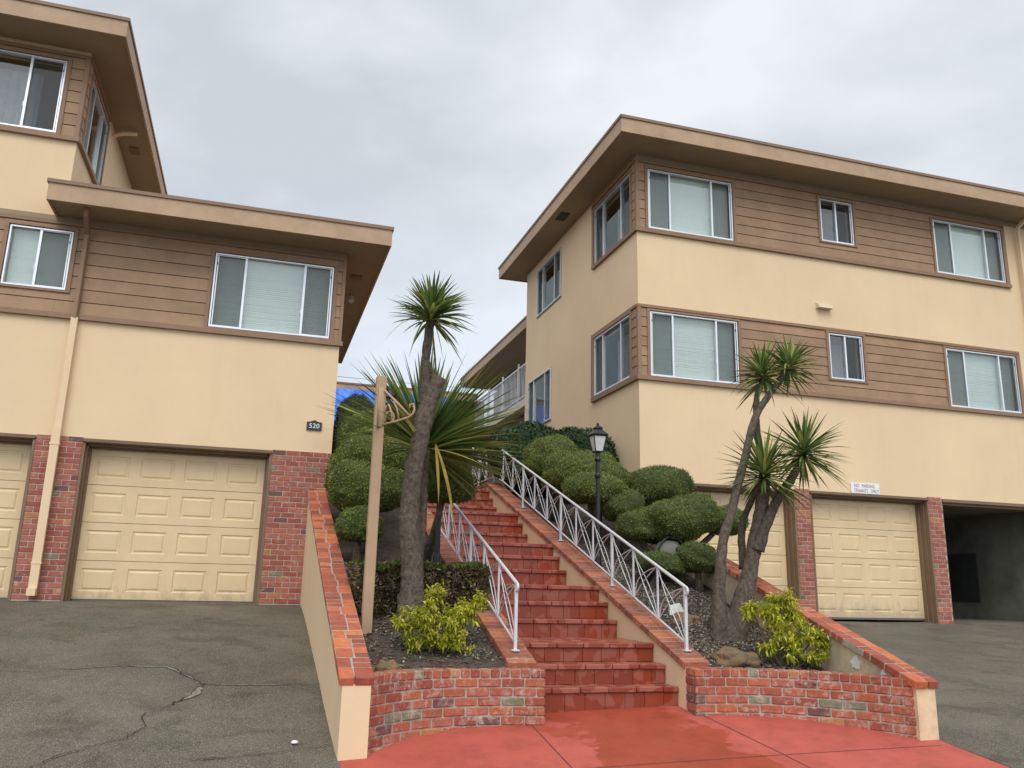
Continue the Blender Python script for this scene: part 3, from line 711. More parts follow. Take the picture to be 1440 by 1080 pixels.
# rear wing with balcony, set back behind the main block
WG = thing('apartment_wing', 'rear wing with long balcony and overhanging roof, beyond the right building', 'building', (7, 20, 3.3))
MB().box(8.0, 8.2, 19.9, 29, 3, 8.5).box(6.9, 7.0, 19.9, 29, 3, 6.25).build('wall', mat_simple('brown_wall', (.16, .10, .06), .85), WG)
roof(WG, 6.6, 12, 19.95, 28.5, 8.52, .29)
MB().box(6.6, 8.0, 19.92, 28.4, 6.30, 6.50).build('balcony_floor', BEAM, WG)
mb = MB(); mb.box(6.62, 6.66, 19.95, 28.3, 7.46, 7.5); mb.box(6.62, 6.65, 19.95, 28.3, 6.58, 6.61)
y_ = 19.98; k = 0
while y_ < 28.3:
    wv = .022 if k % 12 == 0 else .008
    mb.box(6.64-wv, 6.64+wv, y_-wv, y_+wv, 6.5, 7.62 if k % 12 == 0 else 7.47); y_ += .13; k += 1
mb.build('balcony_railing', WHITE, WG)
mb = MB()
for k in range(6): mb.box(7.94, 8.0, 20.5+k*1.35, 21.3+k*1.35, 6.55 if k % 2 else 7.2, 8.4)
mb.build('window', mat_simple('pale_curtain', (.42, .45, .45), .8), WG)
# back building with tarp
BB = thing('back_building', 'low flat-roofed building across the back of the courtyard behind the blue tarp', 'building', (4, 26, 3.3))
MB().box(-2, 7, 26.5, 26.7, 3, 7.6).build('wall', mat_simple('rear_wall', (.22, .13, .07), .85), BB); roof(BB, -3, 6.6, 26, 34, 7.47, .25)
V = []; nx, nz = 80, 36
for j in range(nz+1):
    for i in range(nx+1):
        x = 1.2+4.6*i/nx; t = j/nz; zb = 5.95+.35*noise.noise(Vector((x*1.3, 0, 0)))-.5*math.exp(-((x-5.1)/.45)**2)
        V.append((x, 25.93-.35*t+.10*noise.noise(Vector((x*2.5+t*2, t*2, 1)))+.06*noise.noise(Vector((x*7-t*5, t*5, 4))), 7.5+(zb-7.5)*t))
Fq = [(j*(nx+1)+i, j*(nx+1)+i+1, (j+1)*(nx+1)+i+1, (j+1)*(nx+1)+i) for j in range(nz) for i in range(nx)]
tp = npmesh('tarp', np.array(V), np.array(Fq), TARP, None, True); tag(tp, 'bright blue plastic tarp hanging under the eave at the back of the courtyard', 'tarp')

# ---------------------------------------------------------------- signs
def text(name, body, size, loc, mat, parent, ext=.001, sx_=1):
    cu = bpy.data.curves.new(name, 'FONT'); cu.body = body; cu.size = size; cu.align_x = 'CENTER'; cu.align_y = 'CENTER'; cu.extrude = ext; cu.space_character = 1.05
    t = bpy.data.objects.new('tmp', cu); COL.objects.link(t); bpy.context.view_layer.update()
    me = bpy.data.meshes.new_from_object(t.evaluated_get(bpy.context.evaluated_depsgraph_get())); bpy.data.objects.remove(t)
    o = link(name, me, mat, parent); o.matrix_local = Matrix.Translation(Vector(loc)-wloc(parent)) @ Matrix.Rotation(R(90), 4, 'X') @ Matrix.Diagonal((sx_, 1, 1, 1)); return o
sg = thing('parking_sign', 'white sign reading NO PARKING TENANTS ONLY above the right garage door', 'sign', (10.967, 13.19, 3.545))
MB().cb((10.967, 13.185, 3.547), (.32, 0, 0), (0, .008, 0), (0, 0, .1), .004).build('sign_plate', SIGNW, sg)
for wd_, wx, wz in (('NO', -.200, 3.591), ('PARKING', .062, 3.591), ('TENANTS', -.108, 3.499), ('ONLY', .205, 3.499)): text('lettering', wd_, .098, (10.967+wx, 13.174, wz), SIGNT, sg, sx_=.70)
pq = thing('house_number_plaque', 'small black plaque reading 520 on the stucco above the brick pier', 'plaque', (.745, 13.19, 3.96))
mb = MB(); pr = [(-.115, -.07), (.115, -.07), (.115, .055), (.06, .062), (0, .088), (-.06, .062), (-.115, .055)]
n_ = len(pr); vs = [(.745+a, 13.175, 3.965+b_) for a, b_ in pr]+[(.745+a, 13.199, 3.965+b_) for a, b_ in pr]
mb.add(vs, [tuple(range(n_)), tuple(range(2*n_-1, n_-1, -1))]+[(i, (i+1) % n_, n_+(i+1) % n_, n_+i) for i in range(n_)]); mb.build('plate', PLQ, pq)
text('numerals', '520', .105, (.745, 13.172, 3.957), PLT, pq, sx_=1.0, ext=.002)

# ---------------------------------------------------------------- brick caps / garden walls
def slopecap(parent, x0, x1, path, th, mode, mat, name='brick_cap'):
    """path: list of (y,z) of the cap's top; bricks laid on it"""
    mb = MB(); L_ = []; tot = 0
    for (a, za), (b, zb) in zip(path, path[1:]): L_.append((tot, a, za, b, zb)); tot += math.hypot(b-a, zb-za)
    def at(s_):
        for st, a, za, b, zb in L_:
            ln = math.hypot(b-a, zb-za)
            if s_ <= st+ln+1e-6: t = (s_-st)/ln; return Vector((0, a+(b-a)*t, za+(zb-za)*t)), Vector((0, b-a, zb-za)).normalized()
        return Vector((0, L_[-1][3], L_[-1][4])), Vector((0, L_[-1][3]-L_[-1][1], L_[-1][4]-L_[-1][2])).normalized()
    W = x1-x0
    if mode == 'cross':
        n_ = int(tot/.098); st = tot/n_
        for i in range(n_):
            p, d = at((i+.5)*st); nn = Vector((0, -d.z, d.y)); j = random.uniform(-.003, .003)
            mb.cb(p+Vector(((x0+x1)/2+j, 0, 0))-nn*(th/2+random.uniform(0, .004)), (W/2, 0, 0), d*(st/2-.0055), nn*th/2, .005)
    else:
        sg = 0
        while sg < tot-.02:
            pat = random.choice('AABBC'); sl = min(.2, tot-sg)
            sp = x0+W*random.choice((.44, .5, .56)) 
            if tot-sg-sl < .08: sl = tot-sg
            cells = {'A': [(x0, sp, 0, 1), (sp, x1, 0, .5), (sp, x1, .5, 1)], 'B': [(x0, sp, 0, .5), (x0, sp, .5, 1), (sp, x1, 0, 1)], 'C': [(x0, sp, 0, 1), (sp, x1, 0, 1)]}[pat]
            for xa, xb, ta, tb in cells:
                a, b = sg+sl*ta+.005, sg+sl*tb-.005
                p, d = at((a+b)/2); nn = Vector((0, -d.z, d.y))
                mb.cb(p+Vector(((xa+xb)/2+random.uniform(-.002, .002), 0, 0))-nn*(th/2+random.uniform(0, .004)), ((xb-xa)/2-.005, 0, 0), d*(b-a)/2, nn*th/2, .006)
            sg += sl
    o = mb.build(name, mat, parent)
    m2 = MB()
    for st, a, za, b, zb in L_:
        if st == 0: za += (zb-za)*.05/(b-a); a += .05
        m2.hexa([(x0+.006, a, za-th), (x1-.006, a, za-th), (x1-.006, b, zb-th), (x0+.006, b, zb-th), (x0+.006, a+.002, za-.006), (x1-.006, a+.002, za-.006), (x1-.006, b, zb-.006), (x0+.006, b, zb-.006)])
    m2.build('mortar', MORT2, o); return o
def slopewall(parent, x0, x1, path, th, zb0, xshift=0, mat=None):
    mb = MB()
    for (a, za), (b, zb) in zip(path, path[1:]):
        mb.hexa([(x0, a, zb0), (x1, a, zb0), (x1, b, zb0), (x0, b, zb0), (x0, a, za-th), (x1, a, za-th), (x1, b, zb-th), (x0, b, zb-th)])
    return mb.build('wall_body', mat or ST, parent)
LW = thing('retaining_wall', 'sloping stucco wall with red brick cap between the left driveway and garden', 'wall', (.85, 6.82, .3))
lpath = [(6.80, .905), (8.0, 1.285), (9.6, 1.80), (11.3, 2.36), (13.17, 2.97)]
slopewall(LW, .745, .965, lpath, .062, -.1); slopecap(LW, .715, .99, [(6.77, .895)]+lpath[1:], .065, 'run', CAPM)
RW = thing('retaining_wall', 'sloping stucco wall with red brick cap between the right garden and driveway', 'wall', (5.62, 6.2, .4))
def skewx(y): return .27*(y-6.2)/7
rpath = [(6.2, .90), (8.1, 1.495), (9.8, 2.04), (11.5, 2.50), (13.17, 2.95)]
def skew(o, keep=None):
    for ob in [o]+list(o.children):
        base = wloc(ob)
        for v in ob.data.vertices: v.co.x += skewx(v.co.y+base.y)
slo = slopewall(RW, 5.52, 5.715, rpath, .062, -.1, mat=ST2); skew(slo)
cp = slopecap(RW, 5.49, 5.745, [(6.16, .89)]+rpath[1:], .065, 'run', CAPM); skew(cp)
mb = MB()
for (y, z, a, b_) in ((6.98, .97, .07, .06), (6.60, .90, .035, .045)):
    vs = [(5.514+skewx(y), y+a*math.cos(t)*(1+.18*math.sin(5*t)+.12*math.sin(9*t+1)), z+b_*math.sin(t)*(1+.25*math.cos(3*t+1)+.15*math.sin(7*t))) for t in [2*math.pi*k/22 for k in range(22)]]
    mb.add(vs, [tuple(range(22))])
    mb.add([(v[0]+.006, v[1], v[2]) for v in vs], [tuple(range(22))])
mb.build('paint_patch', PATCH, RW)

# stair side walls
SW = thing('stair_wall', 'right stair side wall of beige stucco with crosswise brick cap carrying the long railing', 'wall', (4.1, 7.3, .5))
spath = [(7.42, .945), (14.75, 3.43), (16.6, 3.46)]
slopewall(SW, 4.0, 4.23, spath, .06, .2); slopecap(SW, 3.98, 4.25, spath, .065, 'cross', STRC)
SWL = thing('stair_wall', 'left stair side wall with crosswise brick cap carrying the short railing', 'wall', (2.38, 7.3, .5))
slopewall(SWL, 2.27, 2.5, spath, .06, .2); slopecap(SWL, 2.25, 2.52, spath, .065, 'cross', STRC)
# curved brick planter walls
def planter(name, label, path, zt, loc, ncourse=8, ch=.077, th=.10):
    root = thing(name, label, 'planter wall', loc)
    P_ = [Vector((a, b)) for a, b in path]
    # smooth (Catmull-Rom)
    sm = []
    for i in range(len(P_)-1):
        p0 = P_[max(0, i-1)]; p1 = P_[i]; p2 = P_[i+1]; p3 = P_[min(len(P_)-1, i+2)]
        for k in range(12):
            t = k/12; sm.append(.5*((2*p1)+(-p0+p2)*t+(2*p0-5*p1+4*p2-p3)*t*t+(-p0+3*p1-3*p2+p3)*t**3))
    sm.append(P_[-1]); S = [0]
    for a, b in zip(sm, sm[1:]): S.append(S[-1]+(b-a).length)
    tot = S[-1]
    def at(s_):
        s_ = min(max(s_, 0), tot)
        for i in range(len(S)-1):
            if s_ <= S[i+1]+1e-9:
                t = (s_-S[i])/max(1e-9, S[i+1]-S[i]); p = sm[i].lerp(sm[i+1], t); d = (sm[i+1]-sm[i]).normalized(); return p, d
    mb = MB()
    for cidx in range(ncourse):
        za = zt-ch*(cidx+1)+.004; zb = zt-ch*cidx-.004
        bl = .088 if cidx == 0 else .205
        s_ = -(bl/2 if cidx % 2 else 0)
        while s_ < tot-.01:
            a, b = max(0, s_+.004), min(tot, s_+bl-.004); s_ += bl
            if b-a < .03: continue
            p, d = at((a+b)/2); nn = Vector((-d.y, d.x))       # inward
            j = random.uniform(-.003, .003); dp = th if (cidx == 0 or a < .01 or b > tot-.01) else .05
            cc = p+nn*(dp+j) if cidx == 0 else p+nn*(dp+j)
            mb.cb((cc.x, cc.y, (za+zb)/2), (d.x*(b-a)/2, d.y*(b-a)/2, 0), (nn.x*dp, nn.y*dp, 0), (0, 0, (zb-za)/2), .008)
    o = mb.build('brickwork', BRICK, root)
    m2 = MB()
    for i in range(1, len(sm)-2):
        p, q = sm[i], sm[i+1]; d = (q-p).normalized(); nn = Vector((-d.y, d.x)); a1, a2 = p+nn*.009, q+nn*.009; b1, b2 = p+nn*(2*th-.01), q+nn*(2*th-.01)
        m2.hexa([(a1.x, a1.y, zt-ch*ncourse), (a2.x, a2.y, zt-ch*ncourse), (b2.x, b2.y, zt-ch*ncourse), (b1.x, b1.y, zt-ch*ncourse), (a1.x, a1.y, zt-.01), (a2.x, a2.y, zt-.01), (b2.x, b2.y, zt-.01), (b1.x, b1.y, zt-.01)])
    m2.build('mortar', MORT2, o); return root
planter('planter_wall', 'curved brick planter wall left of the red steps', [(.97, 6.84), (1.2, 7.06), (1.45, 7.21), (1.75, 7.30), (2.05, 7.31), (2.3, 7.28), (2.53, 7.23)], .905, (1.7, 7.4, .4))
MBt = None
pl = planter('planter_wall', 'curved brick planter wall right of the red steps', [(3.98, 7.22), (4.3, 7.20), (4.65, 7.10), (4.95, 6.92), (5.22, 6.68), (5.40, 6.45), (5.53, 6.22)], .905, (4.8, 7.1, .4))
for xx, lab in ((2.5, 0), (4.0, 1)):   # short return faces on the stair side
    pass

# ---------------------------------------------------------------- staircase
ST_T = thing('staircase', 'red tiled staircase rising between the two gardens', 'stairs', (3.25, 7.55, .5))
zt = [.709, .891, 1.069, 1.26, 1.445, 1.625, 1.82, 2.005, 2.18, 2.378, 2.558, 2.728, 2.935, 3.111, 3.286]
yn = [7.566, 7.82, 8.08, 8.98, 9.235, 9.5, 10.61, 10.88, 11.14, 12.31, 12.56, 12.81, 14.08, 14.33, 14.58]
mb = MB()
for k in range(15):
    y1 = yn[k+1] if k < 14 else 16.8
    zprev = zt[k-1] if k else .40
    mb = MB(); mb.box(2.505, 3.995, yn[k]+.045, y1+.05, zprev-.3, zt[k]-.012); stp = mb.build('step', GROUT, ST_T)
    rm = MB(); x = 2.505-random.uniform(0, .1)
    while x < 3.995:
        a, b = max(2.508, x+.002), min(3.992, x+.2-.002); x += .2
        if b-a > .02: rm.cb(((a+b)/2, yn[k]+.035, (zprev+zt[k]-.05)/2), ((b-a)/2, 0, 0), (0, .012, 0), (0, 0, (zt[k]-.05-zprev)/2), .002)
    rm.build('riser', RISE, stp)
    nm = MB(); rows = max(1, int((y1-yn[k]+.03)/.28)); off = random.uniform(0, .28)
    for rr in range(rows+1):
        ya = yn[k]+rr*.285; yb = min(ya+.278, y1+.04)
        if yb-ya < .03: continue
        x = 2.505-off-(.14 if rr % 2 else 0)
        while x < 3.995:
            a, b = max(2.508, x+.003), min(3.992, x+.281-.003); x += .281
            if b-a > .02:
                t_ = .048 if rr == 0 else .02
                nm.cb(((a+b)/2, (ya+yb)/2, zt[k]-t_/2+random.uniform(-.0015, .0015)), ((b-a)/2, 0, 0), (0, (yb-ya)/2, 0), (0, 0, t_/2), .007)
    nm.build('nosing', NOSE, stp)

# ---------------------------------------------------------------- railings
def ztop(y): return 1.635+.352*(y-7.65) if y < 14.8 else 4.12+.0*(y-14.8)
def zcap(y): return .905+.338*(y-7.28) if y < 14.75 else 3.45
def railing(x, y0, nb, nlevel, label):
    root = thing('railing', label, 'railing', (x, y0, zcap(y0))); st = .596
    ys = [y0+st*i for i in range(nb+1)]; yl = [ys[-1]+.55*i for i in range(1, nlevel+1)]
    P_ = [(x, y, ztop(y)) for y in ys+yl]
    curl = []
    for k in range(9):
        a = math.pi*.5+math.pi*1.15*k/8; curl.append((x, y0-.02+.035*math.cos(a), ztop(y0)-.04+.035*math.sin(a)))
    MB().tube(curl[::-1]+P_, [.013]*9+[.017]*len(P_), 8).build('top_rail', WHITE, root, True)
    zb = lambda y: ztop(y)-.535 if y < 14.8 else 3.56
    MB().tube([(x, y, zb(y)) for y in ys+yl], .011, 6).build('bottom_rail', WHITE, root)
    for i, y in enumerate(ys):
        post = i % 3 == 0
        mb = MB(); wv = .0145 if post else .009
        mb.box(x-wv, x+wv, y-wv, y+wv, zcap(y)-.01 if post else zb(y), ztop(y)-.005)
        if post: mb.box(x-.035, x+.035, y-.035, y+.035, zcap(y)-.004, zcap(y)+.008)
        mb.build('post' if post else 'baluster', WHITE, root)
    for i, y in enumerate(yl):
        MB().box(x-.015, x+.015, y-.015, y+.015, 3.45 if i % 2 else 3.56, 4.115 if i < len(yl)-1 else 4.4).build('post' if i % 2 else 'baluster', WHITE, root)
    al = ys+yl
    for a, b in zip(al, al[1:]):
        mb = MB(); d = b-a
        T = lambda t: ztop(a+d*t); B = lambda t: zb(a+d*t)
        def rod(fn, r_=.005): mb.tube([(x, a+d*t, fn(t)) for t in [k/10 for k in range(11)]], r_, 5)
        # two bowed rods from the top of one bar to the foot of the next, one arc rising back
        hgt = .53
        rod2 = lambda p0, p1, bow, r_=.0056: mb.tube([(x, a+d*(p0[0]+(p1[0]-p0[0])*t+bow*math.sin(math.pi*t)), (B(0)+(B(1)-B(0))*(p0[0]+(p1[0]-p0[0])*t+bow*math.sin(math.pi*t)))+hgt*(p0[1]+(p1[1]-p0[1])*t)) for t in [k/10 for k in range(11)]], r_, 5)
        rod2((.96, .98), (.06, .02), .12); rod2((.96, .98), (.06, .02), -.12) if False else None
        rod2((.03, .98), (.95, .02), .24); rod2((.03, .98), (.95, .02), .06)
        rod2((.04, .06), (.95, .86), -.20, .0042)
        mb.build('curved_rod', WHITE, root)
    return root
railing(4.13, 7.65, 12, 3, 'long white metal railing climbing the right side of the red stairs')
railing(2.38, 7.65, 6, 0, 'short white metal railing on the left side of the red stairs')

# ---------------------------------------------------------------- lamp posts
def lamp(x, y, zt_, label):
    zb = zbed(x, y)-.05; root = thing('lamp_post', label, 'lamp post', (x, y, zb), 'black garden lamp posts')
    hb = zt_-.40
    MB().lathe((x, y, zb), [(.07, 0), (.07, .05), (.05, .08), (.045, .25), (.034, .30), (.032, .6), (.030, hb-zb-.35), (.036, hb-zb-.33), (.042, hb-zb-.31), (.042, hb-zb-.29), (.03, hb-zb-.27), (.028, hb-zb-.12), (.04, hb-zb-.1), (.045, hb-zb-.08), (.03, hb-zb-.05), (.03, hb-zb)], 12).build('post', BLACK, root, False)
    h = MB(); h.lathe((x, y, hb), [(.03, 0), (.08, .01), (.082, .025), (.06, .03)], 4, True)
    h.lathe((x, y, hb), [(.135, .225), (.15, .235), (.155, .25), (.09, .30), (.06, .325), (.075, .335), (.075, .345), (.04, .37), (.015, .385), (.02, .40), (.012, .412), (.001, .42)], 4, True)
    for k in range(4):
        an = math.pi/4+k*math.pi/2; h.tube([(x+.078*math.cos(an), y+.078*math.sin(an), hb+.02), (x+.13*math.cos(an), y+.13*math.sin(an), hb+.235)], .008, 5)
    hd = h.build('lamp_head', BLACK, root)
    MB().lathe((x, y, hb), [(.070, .025), (.122, .228)], 4, True).build('lamp_glass', FROST, hd)
lamp(4.33, 10.35, 3.77, 'black lamp post with frosted lantern standing behind the long railing')
lamp(2.10, 9.95, 3.55, 'black lamp post left of the stairs behind the thick yucca trunk')

# ---------------------------------------------------------------- wooden post with bracket
PX, PY = 1.085, 8.2
wp = thing('wooden_post', 'tall tan painted wooden post with scrolled bracket in the left planter', 'post', (PX, PY, 1.0))
MB().cb((PX, PY, 2.28), (.049, 0, 0), (0, .049, 0), (0, 0, 1.34), .006).build('post', WOODP, wp)
br = MB(); q0 = Vector((PX+.05, PY-.05, 3.46)); ex = Vector((.60, -.80, 0)).normalized()
br.cb(Vector((PX, PY, 0))+Vector((0, -.054, 3.3)), (.03, 0, 0), (0, .004, 0), (0, 0, .2), .002)
ex = Vector((.93, -.36, 0)).normalized()
o0 = Vector((PX+.03, PY-.06, 0))
def bp(s_, z): return o0+ex*s_*.8+Vector((0, 0, 3.47+(z-3.47)*.85))
br.tube([bp(0, 3.47), bp(.17, 3.32), bp(.34, 3.16)], .012, 6); br.tube([bp(.0, 3.06), bp(.16, 3.10), bp(.32, 3.15), bp(.37, 3.19), bp(.39, 3.25), bp(.37, 3.31), bp(.33, 3.30), bp(.33, 3.26)], .011, 6)
br.tube([bp(.03, 3.07)]+[bp(.03+.055+.055*math.cos(a), 3.15+.07*math.sin(a)) for a in [math.pi*(1.0-.25*k) for k in range(7)]], .009, 5)
br.tube([bp(.12, 3.10), bp(.10, 3.22), bp(.06, 3.30), bp(.03, 3.28), bp(.02, 3.2)], .010, 5); br.tube([bp(.2, 3.12), bp(.17, 3.25), bp(.12, 3.34)], .010, 5)
br.build('bracket', WOODP, wp, True)
fl = thing('floodlight', 'small black floodlight on the top right of the tan wooden post', 'light', (PX+.08, PY+.03, 3.5))
MB().tube([(PX+.05, PY+.05, 3.42), (PX+.09, PY+.05, 3.43), (PX+.1, PY+.05, 3.47)], .008, 6).tube([(PX+.07, PY+.05, 3.53), (PX+.085, PY+.04, 3.49), (PX+.12, PY+.03, 3.44), (PX+.13, PY+.03, 3.42)], [.015, .03, .045, .04], 10).build('housing', BLACK, fl, True)

# ---------------------------------------------------------------- foliage
def leaves(P_, D, U, ln, wd, k=4):
    """P base (n,3), D direction unit, U side unit; kite-shaped leaf"""
    n = len(P_); S = U*wd[:, None]; T_ = D*ln[:, None]
    Vv = np.stack([P_, P_+T_*.45+S*.5, P_+T_, P_+T_*.45-S*.5], 1).reshape(-1, 3)
    Fq = (np.arange(n)*4)[:, None]+np.arange(4)[None]; return Vv, Fq
def unit(a): return a/np.maximum(1e-9, np.linalg.norm(a, axis=1))[:, None]
def lump(D, seed, amp):
    r_ = np.ones(len(D)); g_ = np.random.default_rng(seed)
    for i in range(11):
        kk = g_.normal(size=3)*(2.2 if i < 3 else 5.5 if i < 7 else 12); r_ += amp*(1 if i < 3 else .5 if i < 7 else .28)*np.sin(D@kk+g_.uniform(0, 6))
    return r_
def pad(parent, c_, rad, mat, seed, dens=5200, size=.030, amp=.035, name='foliage_pad', tilt=0, flat=.7, power=2.4):
    g_ = np.random.default_rng(seed); c_ = np.array(c_, float); rad = np.array(rad, float)
    def surf(D):
        q = np.abs(D)**power; r_ = (q.sum(1))**(-1/power); S = D*r_[:, None]*lump(D, seed, amp)[:, None]
        S = S*rad; S[:, 2] = np.where(S[:, 2] < 0, S[:, 2]*flat, S[:, 2])
        if tilt: S[:, 2] += S[:, 0]*tilt
        return S+c_
    area = 4*math.pi*((rad[0]*rad[1])**1.6+(rad[0]*rad[2])**1.6+(rad[1]*rad[2])**1.6)**(1/1.6)/3**(1/1.6)
    n = int(area*dens); D = unit(g_.normal(size=(n, 3))); S = surf(D)
    nrm = unit(D/rad); jit = g_.normal(size=(n, 3))*.55
    tan = unit(np.cross(nrm, g_.normal(size=(n, 3)))); dirn = unit(tan*.8+nrm*.55+jit*.45+np.array([0, 0, .15])); side = unit(np.cross(nrm, dirn)+g_.normal(size=(n, 3))*.3)
    depth = g_.uniform(0, 1, n)**1.3*.04-.012*(g_.uniform(0, 1, n) < .12)
    S = S-nrm*depth[:, None]-dirn*.012
    ln = size*g_.uniform(.6, 1.3, n); V1, F1 = leaves(S, dirn, side, ln, ln*.42)
    # core
    m = 34; th = np.linspace(0, math.pi, m//2+1); ph = np.linspace(0, 2*math.pi, m, endpoint=False)
    DD = np.array([(math.sin(a)*math.cos(b), math.sin(a)*math.sin(b), math.cos(a)) for a in th for b in ph]); CV = (surf(DD)-c_)*.965+c_
    CF = np.array([(i*m+j, i*m+(j+1) % m, (i+1)*m+(j+1) % m, (i+1)*m+j) for i in range(m//2) for j in range(m)])
    o_ = np.array(wloc(parent)); 
    p_ = npmesh(name, V1, F1, mat, parent); npmesh('inner_growth', CV, CF, CORE, p_, True); return p_
def branches(parent, paths, mat, name='branch'):
    mb = MB()
    for pts, r_ in paths: mb.tube(pts, r_, 8, bumpy=.25)
    return mb.build(name, mat, parent, True)
def topiary(label, base, pads, mat, group='cloud-pruned junipers', seed=1, dens=6000, amp=.05):
    x, y = base; root = thing('topiary_shrub', label, 'shrub', (x, y, zbed(x, y)), group)
    pts = []
    for i, (c_, r_, *ex) in enumerate(pads):
        pad(root, c_, r_, mat, seed*17+i, dens=dens, tilt=ex[0] if ex else 0, amp=amp)
        b = Vector((x, y, zbed(x, y)-.05)); t = Vector(c_); pts.append(([b, b.lerp(t, .45)+Vector((0, 0, -.05)), t], [.075, .05, .03]))
    branches(root, pts, BARKD, 'trunk'); return root
# left garden
topiary('tall green cloud-pruned juniper of stacked mounds behind the tan post', (1.5, 11.6), [((1.52, 11.5, 3.28), (.52, .5, .42)), ((1.60, 12.3, 3.72), (.52, .5, .36)), ((1.30, 11.9, 2.95), (.42, .45, .55))], JUN, seed=3)
topiary('rounded dark juniper mound above the small ball, left of the yucca trunk', (1.35, 10.7), [((1.37, 10.8, 2.74), (.48, .42, .38))], JUN, seed=4)
topiary('small round clipped juniper ball beside the left brick-capped wall', (1.18, 10.2), [((1.18, 10.2, 2.25), (.29, .29, .25))], JUN, seed=5)
topiary('round juniper mound right of the yucca trunk, overhanging the short railing', (2.0, 10.3), [((2.14, 9.75, 2.75), (.31, .32, .30))], JUND, seed=6)
hedgeD = thing('tall_hedge', 'very dark tall hedge squeezed against the left building corner', 'hedge', (1.4, 13.4, 3.0))
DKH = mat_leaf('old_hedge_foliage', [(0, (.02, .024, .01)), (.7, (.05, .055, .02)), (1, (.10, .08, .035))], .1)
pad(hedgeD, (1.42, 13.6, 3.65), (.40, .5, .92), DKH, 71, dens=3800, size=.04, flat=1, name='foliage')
# box hedge
bh = thing('clipped_hedge', 'low boxy clipped hedge with bare brown sides across the left planter', 'hedge', (1.7, 9.0, 1.2))
def boxhedge(parent, x0, x1, y0, y1, z0, z1, seed):
    g_ = np.random.default_rng(seed); 
    def samp(n, face):
        u, v = g_.uniform(0, 1, n), g_.uniform(0, 1, n)
        if face == 'top': P_ = np.stack([x0+(x1-x0)*u, y0+(y1-y0)*v, np.full(n, z1)], 1); nr = (0, 0, 1)
        elif face == 'front': P_ = np.stack([x0+(x1-x0)*u, np.full(n, y0), z0+(z1-z0)*v], 1); nr = (0, -1, 0)
        elif face == 'right': P_ = np.stack([np.full(n, x1), y0+(y1-y0)*u, z0+(z1-z0)*v], 1); nr = (1, 0, 0)
        else: P_ = np.stack([np.full(n, x0), y0+(y1-y0)*u, z0+(z1-z0)*v], 1); nr = (-1, 0, 0)
        wob = .025*np.sin(P_[:, 0]*9+P_[:, 2]*7)+.02*np.sin(P_[:, 1]*13+P_[:, 0]*5)
        return P_+np.array(nr)*wob[:, None], np.tile(nr, (n, 1)).astype(float)
    def mk(lst, mat, name, size, inset=.03):
        Vs, Fs, b = [], [], 0
        for n, f in lst:
            P_, nr = samp(n, f); d = unit(nr+g_.normal(size=(n, 3))*.7+np.array([0, 0, .2])); sd_ = unit(np.cross(d, g_.normal(size=(n, 3))))
            ln = size*g_.uniform(.5, 1.4, n); v, f_ = leaves(P_-nr*g_.uniform(0, inset, n)[:, None]-d*.01, d, sd_, ln, ln*.4); Vs.append(v); Fs.append(f_+b); b += len(v)
        npmesh(name, np.concatenate(Vs), np.concatenate(Fs), mat, parent)
    mk([(9000, 'top'), (1400, 'front'), (2500, 'right'), (600, 'left')], JUND, 'foliage', .032)
    mk([(8500, 'front'), (2000, 'left'), (900, 'right')], DEAD, 'bare_twigs', .05, .1)
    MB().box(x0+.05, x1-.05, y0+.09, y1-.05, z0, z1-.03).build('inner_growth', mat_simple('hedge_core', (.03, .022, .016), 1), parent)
    mb = MB()
    for _ in range(90):
        x = random.uniform(x0, x1); z = random.uniform(z0, z1-.1); p = Vector((x, y0+.06, z)); q = p+Vector((random.uniform(-.15, .15), random.uniform(-.07, .0), random.uniform(.02, .2)))
        mb.tube([p, p.lerp(q, .5)+Vector((0, -.02, .01)), q], [.005, .004, .002], 4)
    mb.build('twig', mat_simple('pale_twig', (.17, .13, .10), .9), parent)
boxhedge(bh, 1.02, 2.40, 8.6, 9.75, .95, 1.80, 5)

# right garden
topiary('bright green double mound topiary farthest up the right garden below the laurel hedge', (4.55, 12.9), [((4.70, 13.3, 3.66), (.46, .45, .44)), ((4.66, 12.6, 3.36), (.34, .36, .38))], JUN, seed=8)
topiary('bright green stacked topiary with three domes directly behind the lamp post', (4.9, 11.8), [((4.95, 12.3, 3.34), (.52, .45, .38)), ((5.02, 11.8, 3.20), (.50, .42, .30), -.12), ((4.72, 11.35, 2.98), (.44, .38, .28))], JUN, seed=9)
topiary('low brown-patched juniper clump just right of the lamp post foot', (5.05, 11.3), [((5.05, 11.2, 2.74), (.30, .3, .28))], JUND, seed=10)
topiary('dark green dome topiary near the right building corner', (5.9, 11.7), [((5.87, 11.6, 3.03), (.54, .5, .36))], JUND, seed=11)
topiary('large spreading cloud-pruned juniper with gnarled trunk and side ball, mid right garden', (5.3, 10.45), [((5.58, 10.5, 2.50), (.58, .48, .37), .14), ((4.93, 10.5, 2.40), (.25, .3, .24)), ((6.38, 10.6, 2.55), (.32, .3, .25))], JUNM, seed=12, amp=.05)
topiary('small dark juniper mound against the inner face of the right sloping wall', (5.45, 9.7), [((5.42, 9.7, 1.97), (.27, .25, .22))], JUND, seed=13)
topiary('low spreading juniper behind the middle of the long railing', (4.85, 9.9), [((4.98, 9.9, 1.90), (.33, .3, .17), -.15)], JUND, seed=14)
lh = thing('laurel_hedge', 'glossy dark green laurel hedge under the lower side window of the right building', 'hedge', (5.2, 14.4, 3.2))
pad(lh, (4.75, 14.6, 3.9), (.75, .5, .68), LAUR, 91, dens=4600, size=.055, amp=.07, name='foliage', flat=1); pad(lh, (5.65, 14.3, 3.85), (.62, .5, .60), LAUR, 92, dens=4600, size=.055, amp=.07, name='foliage', flat=1)
